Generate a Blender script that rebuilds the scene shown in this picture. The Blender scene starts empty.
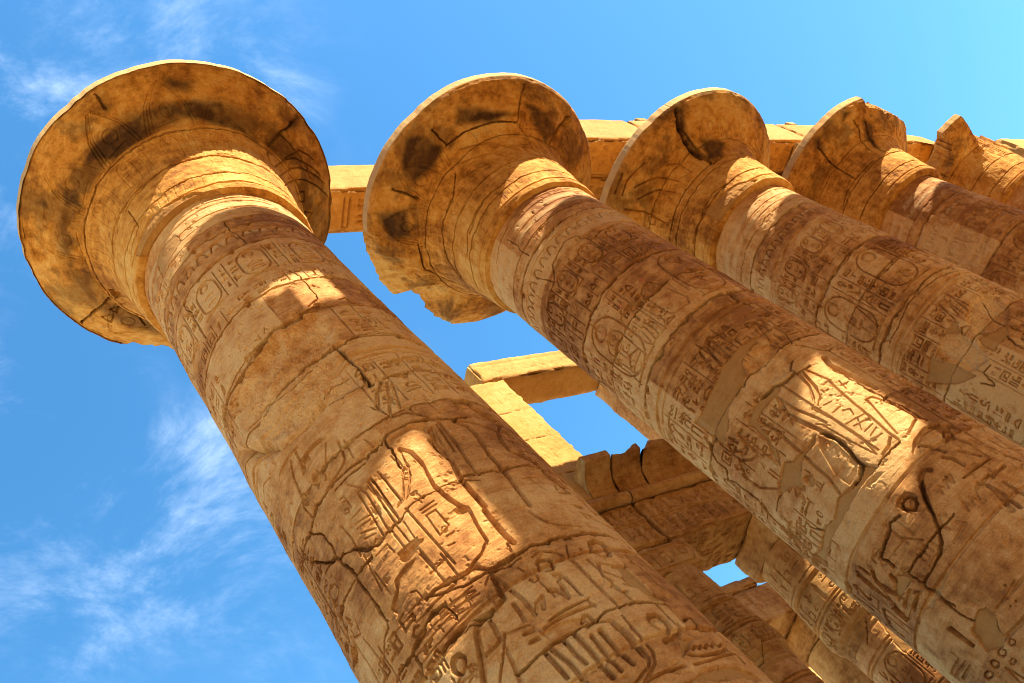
import bpy, math
import numpy as np

# ------------------------------------------------------------------ camera, sky, sun, exposure
scene = bpy.context.scene
COL = scene.collection
from mathutils import Matrix, Vector

cam_data = bpy.data.cameras.new('camera')
cam_data.sensor_width = 36.0
cam_data.lens = 36.0 * 888.12 / 1024.0
cam_data.clip_start = 0.1
cam_data.clip_end = 5000.0
cam = bpy.data.objects.new('camera', cam_data)
COL.objects.link(cam)
yaw, pit, rol = math.radians(50.90953), math.radians(43.86043), math.radians(-48.80147)
fwd = Vector((math.sin(yaw) * math.cos(pit), math.cos(yaw) * math.cos(pit), math.sin(pit)))
rgt = Vector((math.cos(yaw), -math.sin(yaw), 0.0))
upv = rgt.cross(fwd)
r2 = rgt * math.cos(rol) + upv * math.sin(rol)
u2 = upv * math.cos(rol) - rgt * math.sin(rol)
M = Matrix((r2, u2, -fwd)).transposed().to_4x4()
M.translation = Vector((-5.25256, -7.51331, 1.59915))
cam.matrix_world = M
scene.camera = cam

SUN_AZ, SUN_EL = math.radians(-63.0), math.radians(43.0)
sdir = Vector((math.cos(SUN_EL) * math.cos(SUN_AZ), math.cos(SUN_EL) * math.sin(SUN_AZ), math.sin(SUN_EL)))
sun_d = bpy.data.lights.new('sun', 'SUN')
sun_d.energy = 3.9
sun_d.angle = math.radians(0.5)
sun_d.color = (1.0, 0.89, 0.70)
sun = bpy.data.objects.new('sun', sun_d)
COL.objects.link(sun)
sun.rotation_euler = sdir.to_track_quat('Z', 'Y').to_euler()
sun.location = sdir * 60

world = bpy.data.worlds.new('World')
scene.world = world
world.use_nodes = True
nt = world.node_tree
nt.nodes.clear()
def N(tree, typ, **kw):
    n = tree.nodes.new(typ)
    for k, v in kw.items():
        if k.startswith('i_'):
            n.inputs[k[2:].replace('_', ' ')].default_value = v
        else:
            setattr(n, k, v)
    return n
out = N(nt, 'ShaderNodeOutputWorld')
bg = N(nt, 'ShaderNodeBackground')
bg.inputs['Strength'].default_value = 0.15
sky = N(nt, 'ShaderNodeTexSky')
sky.sky_type = 'NISHITA'
sky.sun_disc = False
sky.sun_elevation = SUN_EL
sky.sun_rotation = math.atan2(sdir.x, sdir.y)
sky.altitude = 100
sky.air_density = 1.0
sky.dust_density = 0.35
sky.ozone_density = 2.5
tc = N(nt, 'ShaderNodeTexCoord')
CLOUD_AT = (1.83, 0.6, 0.3)
# thin cirrus: streaked noise on the sky's own direction, thicker low in one part of the sky
mp = N(nt, 'ShaderNodeMapping')
mp.inputs['Location'].default_value = CLOUD_AT
mp.inputs['Rotation'].default_value = (0.5, 0.3, 0.6)
mp.inputs['Scale'].default_value = (3.6, 5.6, 4.4)
n1 = N(nt, 'ShaderNodeTexNoise', i_Scale=1.5, i_Detail=9.0, i_Roughness=0.68, i_Distortion=0.4)
nt.links.new(tc.outputs['Generated'], mp.inputs['Vector'])
nt.links.new(mp.outputs['Vector'], n1.inputs['Vector'])
n2 = N(nt, 'ShaderNodeTexNoise', i_Scale=3.4, i_Detail=3.0, i_Roughness=0.5)
nt.links.new(tc.outputs['Generated'], n2.inputs['Vector'])
r1 = N(nt, 'ShaderNodeMapRange', interpolation_type='SMOOTHSTEP'); r1.inputs[1].default_value = 0.455; r1.inputs[2].default_value = 0.98
r2n = N(nt, 'ShaderNodeMapRange', interpolation_type='SMOOTHSTEP'); r2n.inputs[1].default_value = 0.36; r2n.inputs[2].default_value = 0.58
nt.links.new(n1.outputs['Fac'], r1.inputs[0])
nt.links.new(n2.outputs['Fac'], r2n.inputs[0])
# the cloud field lies over the north-western quarter of the sky and thins out to the east
dt = N(nt, 'ShaderNodeVectorMath', operation='DOT_PRODUCT')
dt.inputs[1].default_value = (0.10, 0.50, 0.86)
nt.links.new(tc.outputs['Generated'], dt.inputs[0])
r3 = N(nt, 'ShaderNodeMapRange', interpolation_type='SMOOTHSTEP'); r3.inputs[1].default_value = 0.87; r3.inputs[2].default_value = 0.97
nt.links.new(dt.outputs['Value'], r3.inputs[0])
m1 = N(nt, 'ShaderNodeMath', operation='MULTIPLY')
m2 = N(nt, 'ShaderNodeMath', operation='MULTIPLY')
nt.links.new(r1.outputs[0], m1.inputs[0]); nt.links.new(r2n.outputs[0], m1.inputs[1])
nt.links.new(m1.outputs[0], m2.inputs[0]); nt.links.new(r3.outputs[0], m2.inputs[1])
mx = N(nt, 'ShaderNodeMix', data_type='RGBA')
CLOUD = (1.9, 2.3, 2.9, 1)
mx.inputs['B'].default_value = CLOUD
nt.links.new(m2.outputs[0], mx.inputs['Factor'])
hs = N(nt, 'ShaderNodeHueSaturation', i_Hue=0.490, i_Saturation=1.26, i_Value=0.53)
nt.links.new(sky.outputs[0], hs.inputs['Color'])
nt.links.new(hs.outputs[0], mx.inputs['A'])
nt.links.new(mx.outputs['Result'], bg.inputs['Color'])
nt.links.new(bg.outputs[0], out.inputs[0])

vs = scene.view_settings
vs.view_transform = 'Standard'
vs.look = 'None'
vs.gamma = 1.0
vs.use_curve_mapping = False
vs.exposure = 2.2
scene.cycles.use_denoising = True
scene.cycles.filter_width = 1.0
scene.cycles.max_bounces = 8
scene.cycles.diffuse_bounces = 5

# ------------------------------------------------------------------ noise
rng = np.random.RandomState(7)
LAT2 = rng.rand(256, 256).astype(np.float32)
LAT3 = rng.rand(32, 32, 32).astype(np.float32)
def vn2(u, v):
    iu = np.floor(u).astype(np.int32); iv = np.floor(v).astype(np.int32)
    fu = (u - iu).astype(np.float32); fv = (v - iv).astype(np.float32)
    fu = fu * fu * (3 - 2 * fu); fv = fv * fv * (3 - 2 * fv)
    a, b, c, d = iu & 255, (iu + 1) & 255, iv & 255, (iv + 1) & 255
    return (LAT2[a, c] * (1 - fu) + LAT2[b, c] * fu) * (1 - fv) + (LAT2[a, d] * (1 - fu) + LAT2[b, d] * fu) * fv
def fbm2(u, v, f, oct=4, rough=0.5, seed=0):
    s = 0; a = 1.0; t = 0
    for o in range(oct):
        s = s + a * vn2(u * f + 17.3 * o + seed * 31.7, v * f + 41.1 * o + seed * 13.9)
        t += a; a *= rough; f *= 2.03
    return s / t
def vn3(p):
    i = np.floor(p).astype(np.int32); f = (p - i).astype(np.float32); f = f * f * (3 - 2 * f)
    i0 = i & 31; i1 = (i + 1) & 31
    def L(a, b, c): return LAT3[a[..., 0], b[..., 1], c[..., 2]]
    x, y, z = f[..., 0], f[..., 1], f[..., 2]
    c00 = L(i0, i0, i0) * (1 - x) + L(i1, i0, i0) * x
    c10 = L(i0, i1, i0) * (1 - x) + L(i1, i1, i0) * x
    c01 = L(i0, i0, i1) * (1 - x) + L(i1, i0, i1) * x
    c11 = L(i0, i1, i1) * (1 - x) + L(i1, i1, i1) * x
    return (c00 * (1 - y) + c10 * y) * (1 - z) + (c01 * (1 - y) + c11 * y) * z
def fbm3(p, f, oct=3, rough=0.5):
    s = 0; a = 1.0; t = 0
    for o in range(oct):
        s = s + a * vn3(p * f + 11.7 * o); t += a; a *= rough; f *= 2.07
    return s / t
def sstep(a, b, x):
    t = np.clip((x - a) / (b - a), 0, 1)
    return t * t * (3 - 2 * t)

# ------------------------------------------------------------------ carving engine: a height field over a grid (u, v) in metres
class Relief:
    def __init__(self, us, vs, seed=0):
        self.us, self.vs = np.asarray(us, np.float32), np.asarray(vs, np.float32)
        self.U, self.V = np.meshgrid(self.us, self.vs)
        sh = self.U.shape
        self.H = np.zeros(sh, np.float32)
        self.plaster = np.zeros(sh, np.float32); self.stain = np.zeros(sh, np.float32)
        self.red = np.zeros(sh, np.float32); self.pale = np.zeros(sh, np.float32)
        self.rough = np.zeros(sh, np.float32); self.tone = np.zeros(sh, np.float32)
        a = 0.055
        self.WU = self.U + a * (fbm2(self.U, self.V, 3.5, 6, 0.62, seed + 1) - 0.5) * 2
        self.WV = self.V + a * (fbm2(self.U, self.V, 3.5, 6, 0.62, seed + 2) - 0.5) * 2
        self.WN = fbm2(self.U, self.V, 4.0, 5, 0.65, seed + 3)
    def box(self, p, pad):
        lo = p.min(0) - pad; hi = p.max(0) + pad
        i0, i1 = np.searchsorted(self.us, [lo[0], hi[0]]); j0, j1 = np.searchsorted(self.vs, [lo[1], hi[1]])
        return None if i1 <= i0 or j1 <= j0 else (slice(j0, j1), slice(i0, i1))
    @staticmethod
    def segdist(U, V, p):
        D = np.full(U.shape, 1e9, np.float32)
        for (x0, y0), (x1, y1) in zip(p[:-1], p[1:]):
            dx, dy = x1 - x0, y1 - y0; L = dx * dx + dy * dy + 1e-12
            t = np.clip(((U - x0) * dx + (V - y0) * dy) / L, 0, 1)
            D = np.minimum(D, (U - x0 - t * dx) ** 2 + (V - y0 - t * dy) ** 2)
        return np.sqrt(D)
    @staticmethod
    def inside(U, V, p):
        r = np.zeros(U.shape, bool)
        for (x0, y0), (x1, y1) in zip(p, np.roll(p, -1, 0)):
            if y0 == y1: continue
            c = ((y0 > V) != (y1 > V)) & (U < (x1 - x0) * (V - y0) / (y1 - y0) + x0)
            r ^= c
        return r
    def groove(self, p, w, d):
        p = np.asarray(p, np.float32); s = self.box(p, w)
        if s is None: return
        D = self.segdist(self.U[s], self.V[s], p)
        h = -1.35 * d * np.clip(2.0 - D / (w / 2) * 1.6, 0, 1)
        self.H[s] += h * (self.H[s] > -d)
    def crack(self, p, w, d):
        p = np.asarray(p, np.float32); s = self.box(p, w + .15)
        if s is None: return
        D = self.segdist(self.WU[s], self.WV[s], p)
        n = self.WN[s]; ww = w * (0.08 + .68 * n)
        core = np.clip(2.0 - D / (ww / 2) * 1.5, 0, 1)
        chip = sstep(0.52, 0.75, n) * np.clip(1.2 - D / (ww * 1.9), 0, 1)
        self.H[s] += -d * np.maximum(core * 1.15, chip * 0.4)
        self.stain[s] = np.maximum(self.stain[s], core * 0.55)
    def poly(self, p, d, kind, w=0.0):
        p = np.asarray(p, np.float32); s = self.box(p, .2)
        if s is None: return
        wob = kind in 'pekr'
        U, V = (self.WU[s], self.WV[s]) if wob else (self.U[s], self.V[s])
        pc = np.vstack([p, p[:1]])
        D = self.segdist(U, V, pc); I = self.inside(U, V, p); sd = np.where(I, D, -D)
        if kind == 's':
            self.H[s] -= d * sstep(0, .014, sd) * (1 - .45 * sstep(.02, .10, sd))
        elif kind == 'd':       # sunk sign with a rounded body
            R = max(float(D[I].max()) if I.any() else .05, .03)
            q = np.clip(sd / R, 0, 1)
            self.H[s] -= d * np.where(I, 1.1 * sstep(0, .008, sd) * (1 - 0.82 * sstep(.14, .55, q)), 0)
        elif kind == 'p':       # recess filled with smooth modern mortar
            m = sstep(-.004, .012, sd)
            self.H[s] = self.H[s] * (1 - m) + m * (-d + .012 * (self.WN[s] - .5))
            self.H[s] -= .03 * np.clip(1 - np.abs(sd) / .02, 0, 1) * (self.WN[s] > .5)
            self.plaster[s] = np.maximum(self.plaster[s], m)
        elif kind == 'e':       # weathered loss
            m = sstep(0, w, sd)
            if d > .2: self.plaster[s] = np.maximum(self.plaster[s], .75 * sstep(.1, .25, sd)); d *= 1.3
            n = fbm2(self.U[s], self.V[s], 6, 5, .6, 5)
            self.H[s] = self.H[s] * (1 - .75 * m) - m * d * (.65 + .7 * n)
            self.rough[s] = np.maximum(self.rough[s], m)
        elif kind == 'k':       # dark patina
            self.stain[s] = np.maximum(self.stain[s], sstep(-.10, .10, sd) * (.55 + .9 * self.WN[s]))
    def disc(self, c, r, kind, d):
        t = np.linspace(0, 2 * np.pi, 17)[:-1]
        self.poly(np.stack([c[0] + r * np.cos(t), c[1] + r * np.sin(t)], 1), d, kind)
    def paint(self, c, r):
        c = np.asarray([c], np.float32); s = self.box(c, 1.6 * r)
        if s is None: return
        D = np.hypot(self.WU[s] - c[0, 0], self.WV[s] - c[0, 1])
        self.red[s] = np.maximum(self.red[s], sstep(r, .4 * r, D) * (.4 + .6 * self.WN[s]))
    def trace(self, text, su, sv, deep=1.0):
        items = []
        for it in text.split('|'):
            a = it.split(' ')
            items.append((a[0], int(a[1]) / 100, int(a[2]) / 1000, np.array([[float(c) for c in q.split(',')] for q in a[3:]]) * [su, sv]))
        order = {'e': 0, 'g': 1, 's': 1, 'd': 1, 'p': 2, 'c': 3, 'k': 4, 'r': 4}
        for ty, w, d, p in sorted(items, key=lambda t: order[t[0]]):
            if ty in 'gsd': d *= deep
            if ty == 'g': w *= .72
            if ty == 'e': d *= 1.7
            if ty == 'g': self.groove(p, w, d)
            elif ty == 'c': self.crack(p, w, d)
            elif ty == 'r': self.paint(p[0], w)
            else: self.poly(p, d, ty, w)

# ------------------------------------------------------------------ a small sign list, strokes in a 1 x 1.2 box
def arc(cx, cy, rx, ry, a0, a1, n=8):
    t = np.radians(np.linspace(a0, a1, n)); return [(cx + rx * math.cos(x), cy + ry * math.sin(x)) for x in t]
GL = [
    [('d', arc(.5, .6, .33, .36, 0, 330, 12))],
    [('g', [(.1, .2), (.25, .35), (.4, .2), (.55, .35), (.7, .2), (.9, .35)]), ('g', [(.1, .7), (.25, .85), (.4, .7), (.55, .85), (.7, .7), (.9, .85)])],
    [('s', [(.25, 0), (.75, 0), (.7, .6), (.62, 1.15), (.45, 1.2), (.3, .7)])],
    [('g', arc(.5, .9, .2, .28, -90, 270, 10)), ('g', [(.5, .6), (.5, 0)]), ('g', [(.15, .5), (.85, .5)])],
    [('s', [(.1, .45), (.35, .25), (.7, .3), (.95, .1), (.85, .5), (.6, .7), (.62, .95), (.45, 1.1), (.25, 1.0), (.3, .75)]), ('g', [(.45, .3), (.45, 0), (.65, 0)])],
    [('g', [(.1, .1), (.9, .1), (.9, 1.1), (.1, 1.1), (.1, .1)]), ('g', [(.35, .1), (.35, .7), (.65, .7)])],
    [('d', [(.05, .5), (.3, .75), (.7, .75), (.95, .5), (.7, .3), (.3, .3)])],
    [('s', [(.05, .6), (.95, .6), (.8, .25), (.5, .1), (.2, .25)])],
    [('g', [(.15, 0), (.15, 1.1), (.5, 1.15)]), ('g', [(.15, .1), (.85, .1), (.85, .5), (.5, .5)])],
    [('s', [(.05, .2), (.95, .2), (.95, .38), (.05, .38)]), ('g', [(.15, .5), (.15, .9)]), ('g', [(.38, .5), (.38, .9)]), ('g', [(.62, .5), (.62, .9)]), ('g', [(.85, .5), (.85, .9)])],
    [('g', [(.1, .1), (.9, .2), (.75, .5), (.45, .45), (.3, .8), (.55, 1.1), (.75, .95)])],
    [('s', [(.3, 0), (.8, 0), (.75, .4), (.55, .55), (.65, .8), (.5, 1.15), (.32, 1.0), (.38, .6), (.2, .4)]), ('g', [(.6, .45), (.95, .55)])],
    [('g', [(.3, 0), (.3, 1.15)]), ('g', [(.7, 0), (.7, 1.15)]), ('g', [(.3, 1.15), (.5, 1.2), (.7, 1.15)])],
    [('d', arc(.3, .85, .2, .22, 0, 330, 9)), ('d', arc(.7, .85, .2, .22, 0, 330, 9)), ('g', [(.1, .3), (.9, .3)])],
    [('g', [(.05, .3), (.5, .8), (.95, .3)]), ('g', [(.05, .05), (.95, .05)])],
    [('s', [(.4, 0), (.6, 0), (.6, .8), (.9, 1.1), (.5, 1.0), (.1, 1.1), (.4, .8)])],
]
grng = np.random.RandomState(3)
def sign(R, k, u, v, w, h, d, lw):
    for ty, pts in GL[k % len(GL)]:
        p = [(u + x * w, v + y * h / 1.2) for x, y in pts]
        if ty == 'g': R.groove(p, lw, d)
        else: R.poly(p, d * 1.2, ty)
def text_row(R, u0, u1, v0, v1, cell, d=.02, lw=.03):
    u = u0
    while u < u1 - cell * .8:
        if grng.rand() < .45:
            sign(R, grng.randint(16), u, v0, cell * .82, v1 - v0, d, lw)
        else:
            m = (v0 + v1) / 2; hh = (v1 - v0) * .45
            sign(R, grng.randint(16), u, v0, cell * .82, hh, d, lw); sign(R, grng.randint(16), u, m + .02, cell * .82, hh, d, lw)
        u += cell
def script(R, u0, u1, v0, v1, cell=.30, d=.028, lw=.026):
    d *= 1.2
    """close-set columns of small signs between ruled lines"""
    u = u0
    while u < u1 - cell:
        if grng.rand() < .8: R.groove([(u - .02, v0), (u - .02, v1)], lw * .8, d * .6)
        y = v1 - .04
        while y > v0 + .14:
            h = (.14, .2, .28)[grng.randint(3)]
            if y - h < v0: break
            if grng.rand() < .4:
                sign(R, grng.randint(16), u + .02, y - h, cell * .42, h * .85, d, lw); sign(R, grng.randint(16), u + cell * .5, y - h, cell * .42, h * .85, d, lw)
            elif grng.rand() < .93: sign(R, grng.randint(16), u + .03, y - h, cell * .8, h * .85, d, lw)
            y -= h + .02
        u += cell + .03
def cartouche(R, u, v, w, h, d=.025, lw=.035):
    r = w / 2; c = u + r
    loop = arc(c, v + h - r, r, r, 0, 180, 9) + arc(c, v + r, r, r, 180, 360, 9)
    R.groove(loop + loop[:1], lw, d); R.groove([(u - .03, v - .04), (u + w + .03, v - .04)], lw, d)
    n = max(2, int((h - w * .5) / (w * .75))); y = v + h - r * .6
    R.disc((c, y), r * .45, 'd', d * 1.3); y -= r * .7
    for i in range(n):
        hh = (y - v - r * .4) / n
        sign(R, grng.randint(1, 16), u + w * .2, y - (i + 1) * hh, w * .6, hh * .85, d, lw * .8)
def cart_band(R, u0, u1, v0, v1, d=.022):
    w = (v1 - v0) * .48; u = u0; i = 0
    while u < u1:
        cartouche(R, u, v0 + .1, w, (v1 - v0) - .18, d)
        script(R, u + w * 1.15, u + w * 1.98, v0 + .05, v1 - .05, w * .36, d, .028)
        u += w * 2.0
def figure(R, u, v, h, flip=1, d=.045, lw=.05):
    """a standing king or god in sunk relief, outline strokes"""
    def P(*a): return [(u + flip * x * h, v + y * h) for x, y in a]
    R.groove(P((.0, 0), (.02, .25), (.06, .42), (.1, .5), (.06, .62), (.02, .75), (.08, .79), (.09, .83)), lw, d)
    R.groove(P((.12, 0), (.13, .2), (.18, .38), (.2, .5), (.19, .62), (.24, .73), (.18, .79), (.17, .83)), lw, d)
    R.groove(P((.06, .42), (.2, .42), (.26, .3), (.05, .25)), lw * .8, d * .8)
    R.groove(P((.24, .73), (.32, .6), (.42, .66), (.5, .7)), lw, d); R.groove(P((.02, .75), (-.05, .6), (-.02, .45)), lw, d)
    R.poly(P((.08, .83), (.18, .83), (.21, .88), (.18, .96), (.14, 1.06), (.09, 1.1), (.06, .95)), d * .9, 's')
    R.groove(P((.46, 0), (.5, .95)), lw * .7, d * .7)

# ------------------------------------------------------------------ materials
def stone_material(name, tones, sat_noise=1.0, bump=0.45):
    m = bpy.data.materials.new(name); m.use_nodes = True
    t = m.node_tree; t.nodes.clear(); L = t.links.new
    o = N(t, 'ShaderNodeOutputMaterial'); b = N(t, 'ShaderNodeBsdfPrincipled')
    b.inputs['Roughness'].default_value = .9; b.inputs['Specular IOR Level'].default_value = .15
    L(b.outputs[0], o.inputs[0])
    tc = N(t, 'ShaderNodeTexCoord'); oi = N(t, 'ShaderNodeObjectInfo')
    ad = N(t, 'ShaderNodeVectorMath', operation='MULTIPLY_ADD'); ad.inputs[1].default_value = (1, 1, 1)
    sc = N(t, 'ShaderNodeVectorMath', operation='SCALE'); sc.inputs[0].default_value = (37, 11, 23)
    L(oi.outputs['Random'], sc.inputs['Scale'])
    L(tc.outputs['Object'], ad.inputs[0]); L(sc.outputs[0], ad.inputs[2])
    V = ad.outputs[0]
    n1 = N(t, 'ShaderNodeTexNoise', i_Scale=.55, i_Detail=5.0, i_Roughness=.6, i_Distortion=.4); L(V, n1.inputs['Vector'])
    n2 = N(t, 'ShaderNodeTexNoise', i_Scale=5.0, i_Detail=8.0, i_Roughness=.68); L(V, n2.inputs['Vector'])
    n3 = N(t, 'ShaderNodeTexNoise', i_Scale=46.0, i_Detail=6.0, i_Roughness=.75); L(V, n3.inputs['Vector'])
    cr = N(t, 'ShaderNodeValToRGB'); cr.color_ramp.elements[0].position = .39; cr.color_ramp.elements[1].position = .61
    cr.color_ramp.elements[0].color = (*tones[0], 1); cr.color_ramp.elements[1].color = (*tones[2], 1)
    e = cr.color_ramp.elements.new(.5); e.color = (*tones[1], 1)
    mm = N(t, 'ShaderNodeMath', operation='MULTIPLY_ADD'); mm.inputs[1].default_value = .55
    mm2 = N(t, 'ShaderNodeMath', operation='MULTIPLY_ADD'); mm2.inputs[1].default_value = .45; mm2.inputs[2].default_value = 0
    L(n2.outputs['Fac'], mm2.inputs[0]); L(n1.outputs['Fac'], mm.inputs[0]); L(mm2.outputs[0], mm.inputs[2]); bm = N(t, 'ShaderNodeMapping'); bm.inputs['Scale'].default_value = (1.1, 1.1, 15.0); L(V, bm.inputs['Vector'])
    n4 = N(t, 'ShaderNodeTexNoise', i_Scale=1.6, i_Detail=6.0, i_Roughness=.65, i_Distortion=.25); L(bm.outputs[0], n4.inputs['Vector'])
    tn = N(t, 'ShaderNodeAttribute', attribute_name='tone')
    t1 = N(t, 'ShaderNodeMath', operation='ADD'); L(mm.outputs[0], t1.inputs[0]); L(tn.outputs['Fac'], t1.inputs[1])
    t2 = N(t, 'ShaderNodeMath', operation='MULTIPLY_ADD'); t2.inputs[1].default_value = .20; L(n4.outputs['Fac'], t2.inputs[0])
    t3 = N(t, 'ShaderNodeMath', operation='SUBTRACT'); t3.inputs[1].default_value = .10; L(t1.outputs[0], t3.inputs[0]); L(t3.outputs[0], t2.inputs[2])
    L(t2.outputs[0], cr.inputs[0])
    # grain: speckle that lightens and darkens single sand beds
    gr = N(t, 'ShaderNodeMapRange'); gr.inputs[1].default_value = .28; gr.inputs[2].default_value = .72; gr.inputs[3].default_value = .58; gr.inputs[4].default_value = 1.32
    L(n3.outputs['Fac'], gr.inputs[0])
    ml = N(t, 'ShaderNodeMix', data_type='RGBA', blend_type='MULTIPLY'); ml.inputs['Factor'].default_value = .8
    L(cr.outputs[0], ml.inputs['A']); L(gr.outputs[0], ml.inputs['B'])
    at = N(t, 'ShaderNodeAttribute', attribute_name='marks'); sp = N(t, 'ShaderNodeSeparateColor'); L(at.outputs['Color'], sp.inputs[0])
    at2 = N(t, 'ShaderNodeAttribute', attribute_name='pale')
    last = ml.outputs['Result']
    for src, colr, f in ((at2.outputs['Fac'], (.52, .37, .17), .8), (sp.outputs[0], (.33, .165, .045), .72), (sp.outputs[2], (.36, .07, .04), .7), (sp.outputs[1], (.062, .027, .009), .9)):
        k = N(t, 'ShaderNodeMath', operation='MULTIPLY', use_clamp=True); k.inputs[1].default_value = f; L(src, k.inputs[0])
        if src is sp.outputs[1]:         # soot and patina flake off in spots
            q = N(t, 'ShaderNodeMath', operation='MULTIPLY_ADD'); q.inputs[1].default_value = 4.0; q.inputs[2].default_value = -1.62; L(n2.outputs['Fac'], q.inputs[0])
            q2 = N(t, 'ShaderNodeMath', operation='MULTIPLY_ADD', use_clamp=True); q2.inputs[1].default_value = 1.5; q2.inputs[2].default_value = -.12; L(src, q2.inputs[0])
            q3 = N(t, 'ShaderNodeMath', operation='MULTIPLY', use_clamp=True); L(q.outputs[0], q3.inputs[0]); L(q2.outputs[0], q3.inputs[1])
            L(q3.outputs[0], k.inputs[0]); k.inputs[1].default_value = 1.0
        mxx = N(t, 'ShaderNodeMix', data_type='RGBA'); L(k.outputs[0], mxx.inputs['Factor']); L(last, mxx.inputs['A']); mxx.inputs['B'].default_value = (*colr, 1)
        last = mxx.outputs['Result']
    L(last, b.inputs['Base Color'])
    # grain and pits
    vo = N(t, 'ShaderNodeTexVoronoi', i_Scale=14.0); L(V, vo.inputs['Vector'])
    pit = N(t, 'ShaderNodeMapRange'); pit.inputs[1].default_value = .05; pit.inputs[2].default_value = .22; L(vo.outputs['Distance'], pit.inputs[0])
    ms = N(t, 'ShaderNodeMath', operation='GREATER_THAN'); ms.inputs[1].default_value = .56; L(n2.outputs['Fac'], ms.inputs[0])
    pm = N(t, 'ShaderNodeMix', data_type='FLOAT'); L(ms.outputs[0], pm.inputs['Factor']); pm.inputs['A'].default_value = 1.0; L(pit.outputs[0], pm.inputs['B'])
    h = N(t, 'ShaderNodeMath', operation='MULTIPLY_ADD'); h.inputs[1].default_value = .9; L(n3.outputs['Fac'], h.inputs[0]); L(pm.outputs['Result'], h.inputs[2])
    h2 = N(t, 'ShaderNodeMath', operation='MULTIPLY_ADD'); h2.inputs[1].default_value = 1.6; L(n2.outputs['Fac'], h2.inputs[0]); L(h.outputs[0], h2.inputs[2])
    h3 = N(t, 'ShaderNodeMath', operation='MULTIPLY_ADD'); h3.inputs[1].default_value = .8; L(n4.outputs['Fac'], h3.inputs[0]); L(h2.outputs[0], h3.inputs[2])
    h2 = h3
    bu = N(t, 'ShaderNodeBump'); bu.inputs['Strength'].default_value = bump; bu.inputs['Distance'].default_value = .03
    L(h2.outputs[0], bu.inputs['Height']); L(bu.outputs[0], b.inputs['Normal'])
    return m
STONE = stone_material('weathered_sandstone', [(.25, .098, .026), (.45, .212, .062), (.56, .335, .130)])
CAPST = stone_material('ochre_bounce_sandstone', [(.24, .088, .013), (.50, .225, .037), (.60, .35, .095)])  # orange bounce light under the capitals is worked into this base colour
BRIGHT = stone_material('pale_sandstone', [(.33, .150, .030), (.42, .205, .046), (.47, .255, .075)])
DARKST = stone_material('brown_sandstone', [(.22, .092, .022), (.38, .185, .052), (.50, .29, .095)])

# ------------------------------------------------------------------ mesh helpers
def mesh_obj(name, verts, quads, mat, parent=None, smooth=True, attrs=None, tris=None):
    me = bpy.data.meshes.new(name)
    verts = np.ascontiguousarray(verts, np.float32).reshape(-1, 3); quads = np.ascontiguousarray(quads, np.int32).reshape(-1, 4)
    nt_ = 0 if tris is None else len(tris)
    me.vertices.add(len(verts)); me.vertices.foreach_set('co', verts.ravel())
    li = quads.ravel() if not nt_ else np.concatenate([quads.ravel(), np.asarray(tris, np.int32).ravel()])
    me.loops.add(len(li)); me.loops.foreach_set('vertex_index', li.astype(np.int32))
    me.polygons.add(len(quads) + nt_)
    st = np.arange(len(quads)) * 4
    if nt_: st = np.concatenate([st, len(quads) * 4 + np.arange(nt_) * 3])
    me.polygons.foreach_set('loop_start', st.astype(np.int32))
    me.polygons.foreach_set('use_smooth', np.full(len(quads) + nt_, smooth, bool))
    if attrs:
        for nm, a in attrs.items():
            if a.ndim == 2:
                at = me.attributes.new(nm, 'FLOAT_COLOR', 'POINT'); at.data.foreach_set('color', np.ascontiguousarray(a, np.float32).ravel())
            else:
                at = me.attributes.new(nm, 'FLOAT', 'POINT'); at.data.foreach_set('value', np.ascontiguousarray(a, np.float32).ravel())
    me.update(calc_edges=True); me.validate()
    me.materials.append(mat)
    o = bpy.data.objects.new(name, me); COL.objects.link(o)
    if parent is not None: o.parent = parent
    return o
def grid_quads(nv, nu, wrap=False):
    i = np.arange(nu if wrap else nu - 1); j = np.arange(nv - 1)
    I, J = np.meshgrid(i, j); I2 = (I + 1) % nu
    return np.stack([J * nu + I, J * nu + I2, (J + 1) * nu + I2, (J + 1) * nu + I], -1).reshape(-1, 4)
def marks(R):
    return {'marks': np.stack([R.plaster, R.stain, R.red, np.ones_like(R.red)], -1).reshape(-1, 4), 'pale': R.pale.ravel(), 'tone': R.tone.ravel()}
def thing(name, label, cat, loc=(0, 0, 0), group=None):
    o = bpy.data.objects.new(name, None); COL.objects.link(o); o.location = loc
    o.empty_display_size = .3
    return tag(o, label, cat, group)
def tag(o, label, cat, group=None):
    o['label'] = label; o['category'] = cat; o['kind'] = 'thing'
    if group: o['group'] = group
    return o
def put(o, loc):
    o.location = loc; return o

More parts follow.
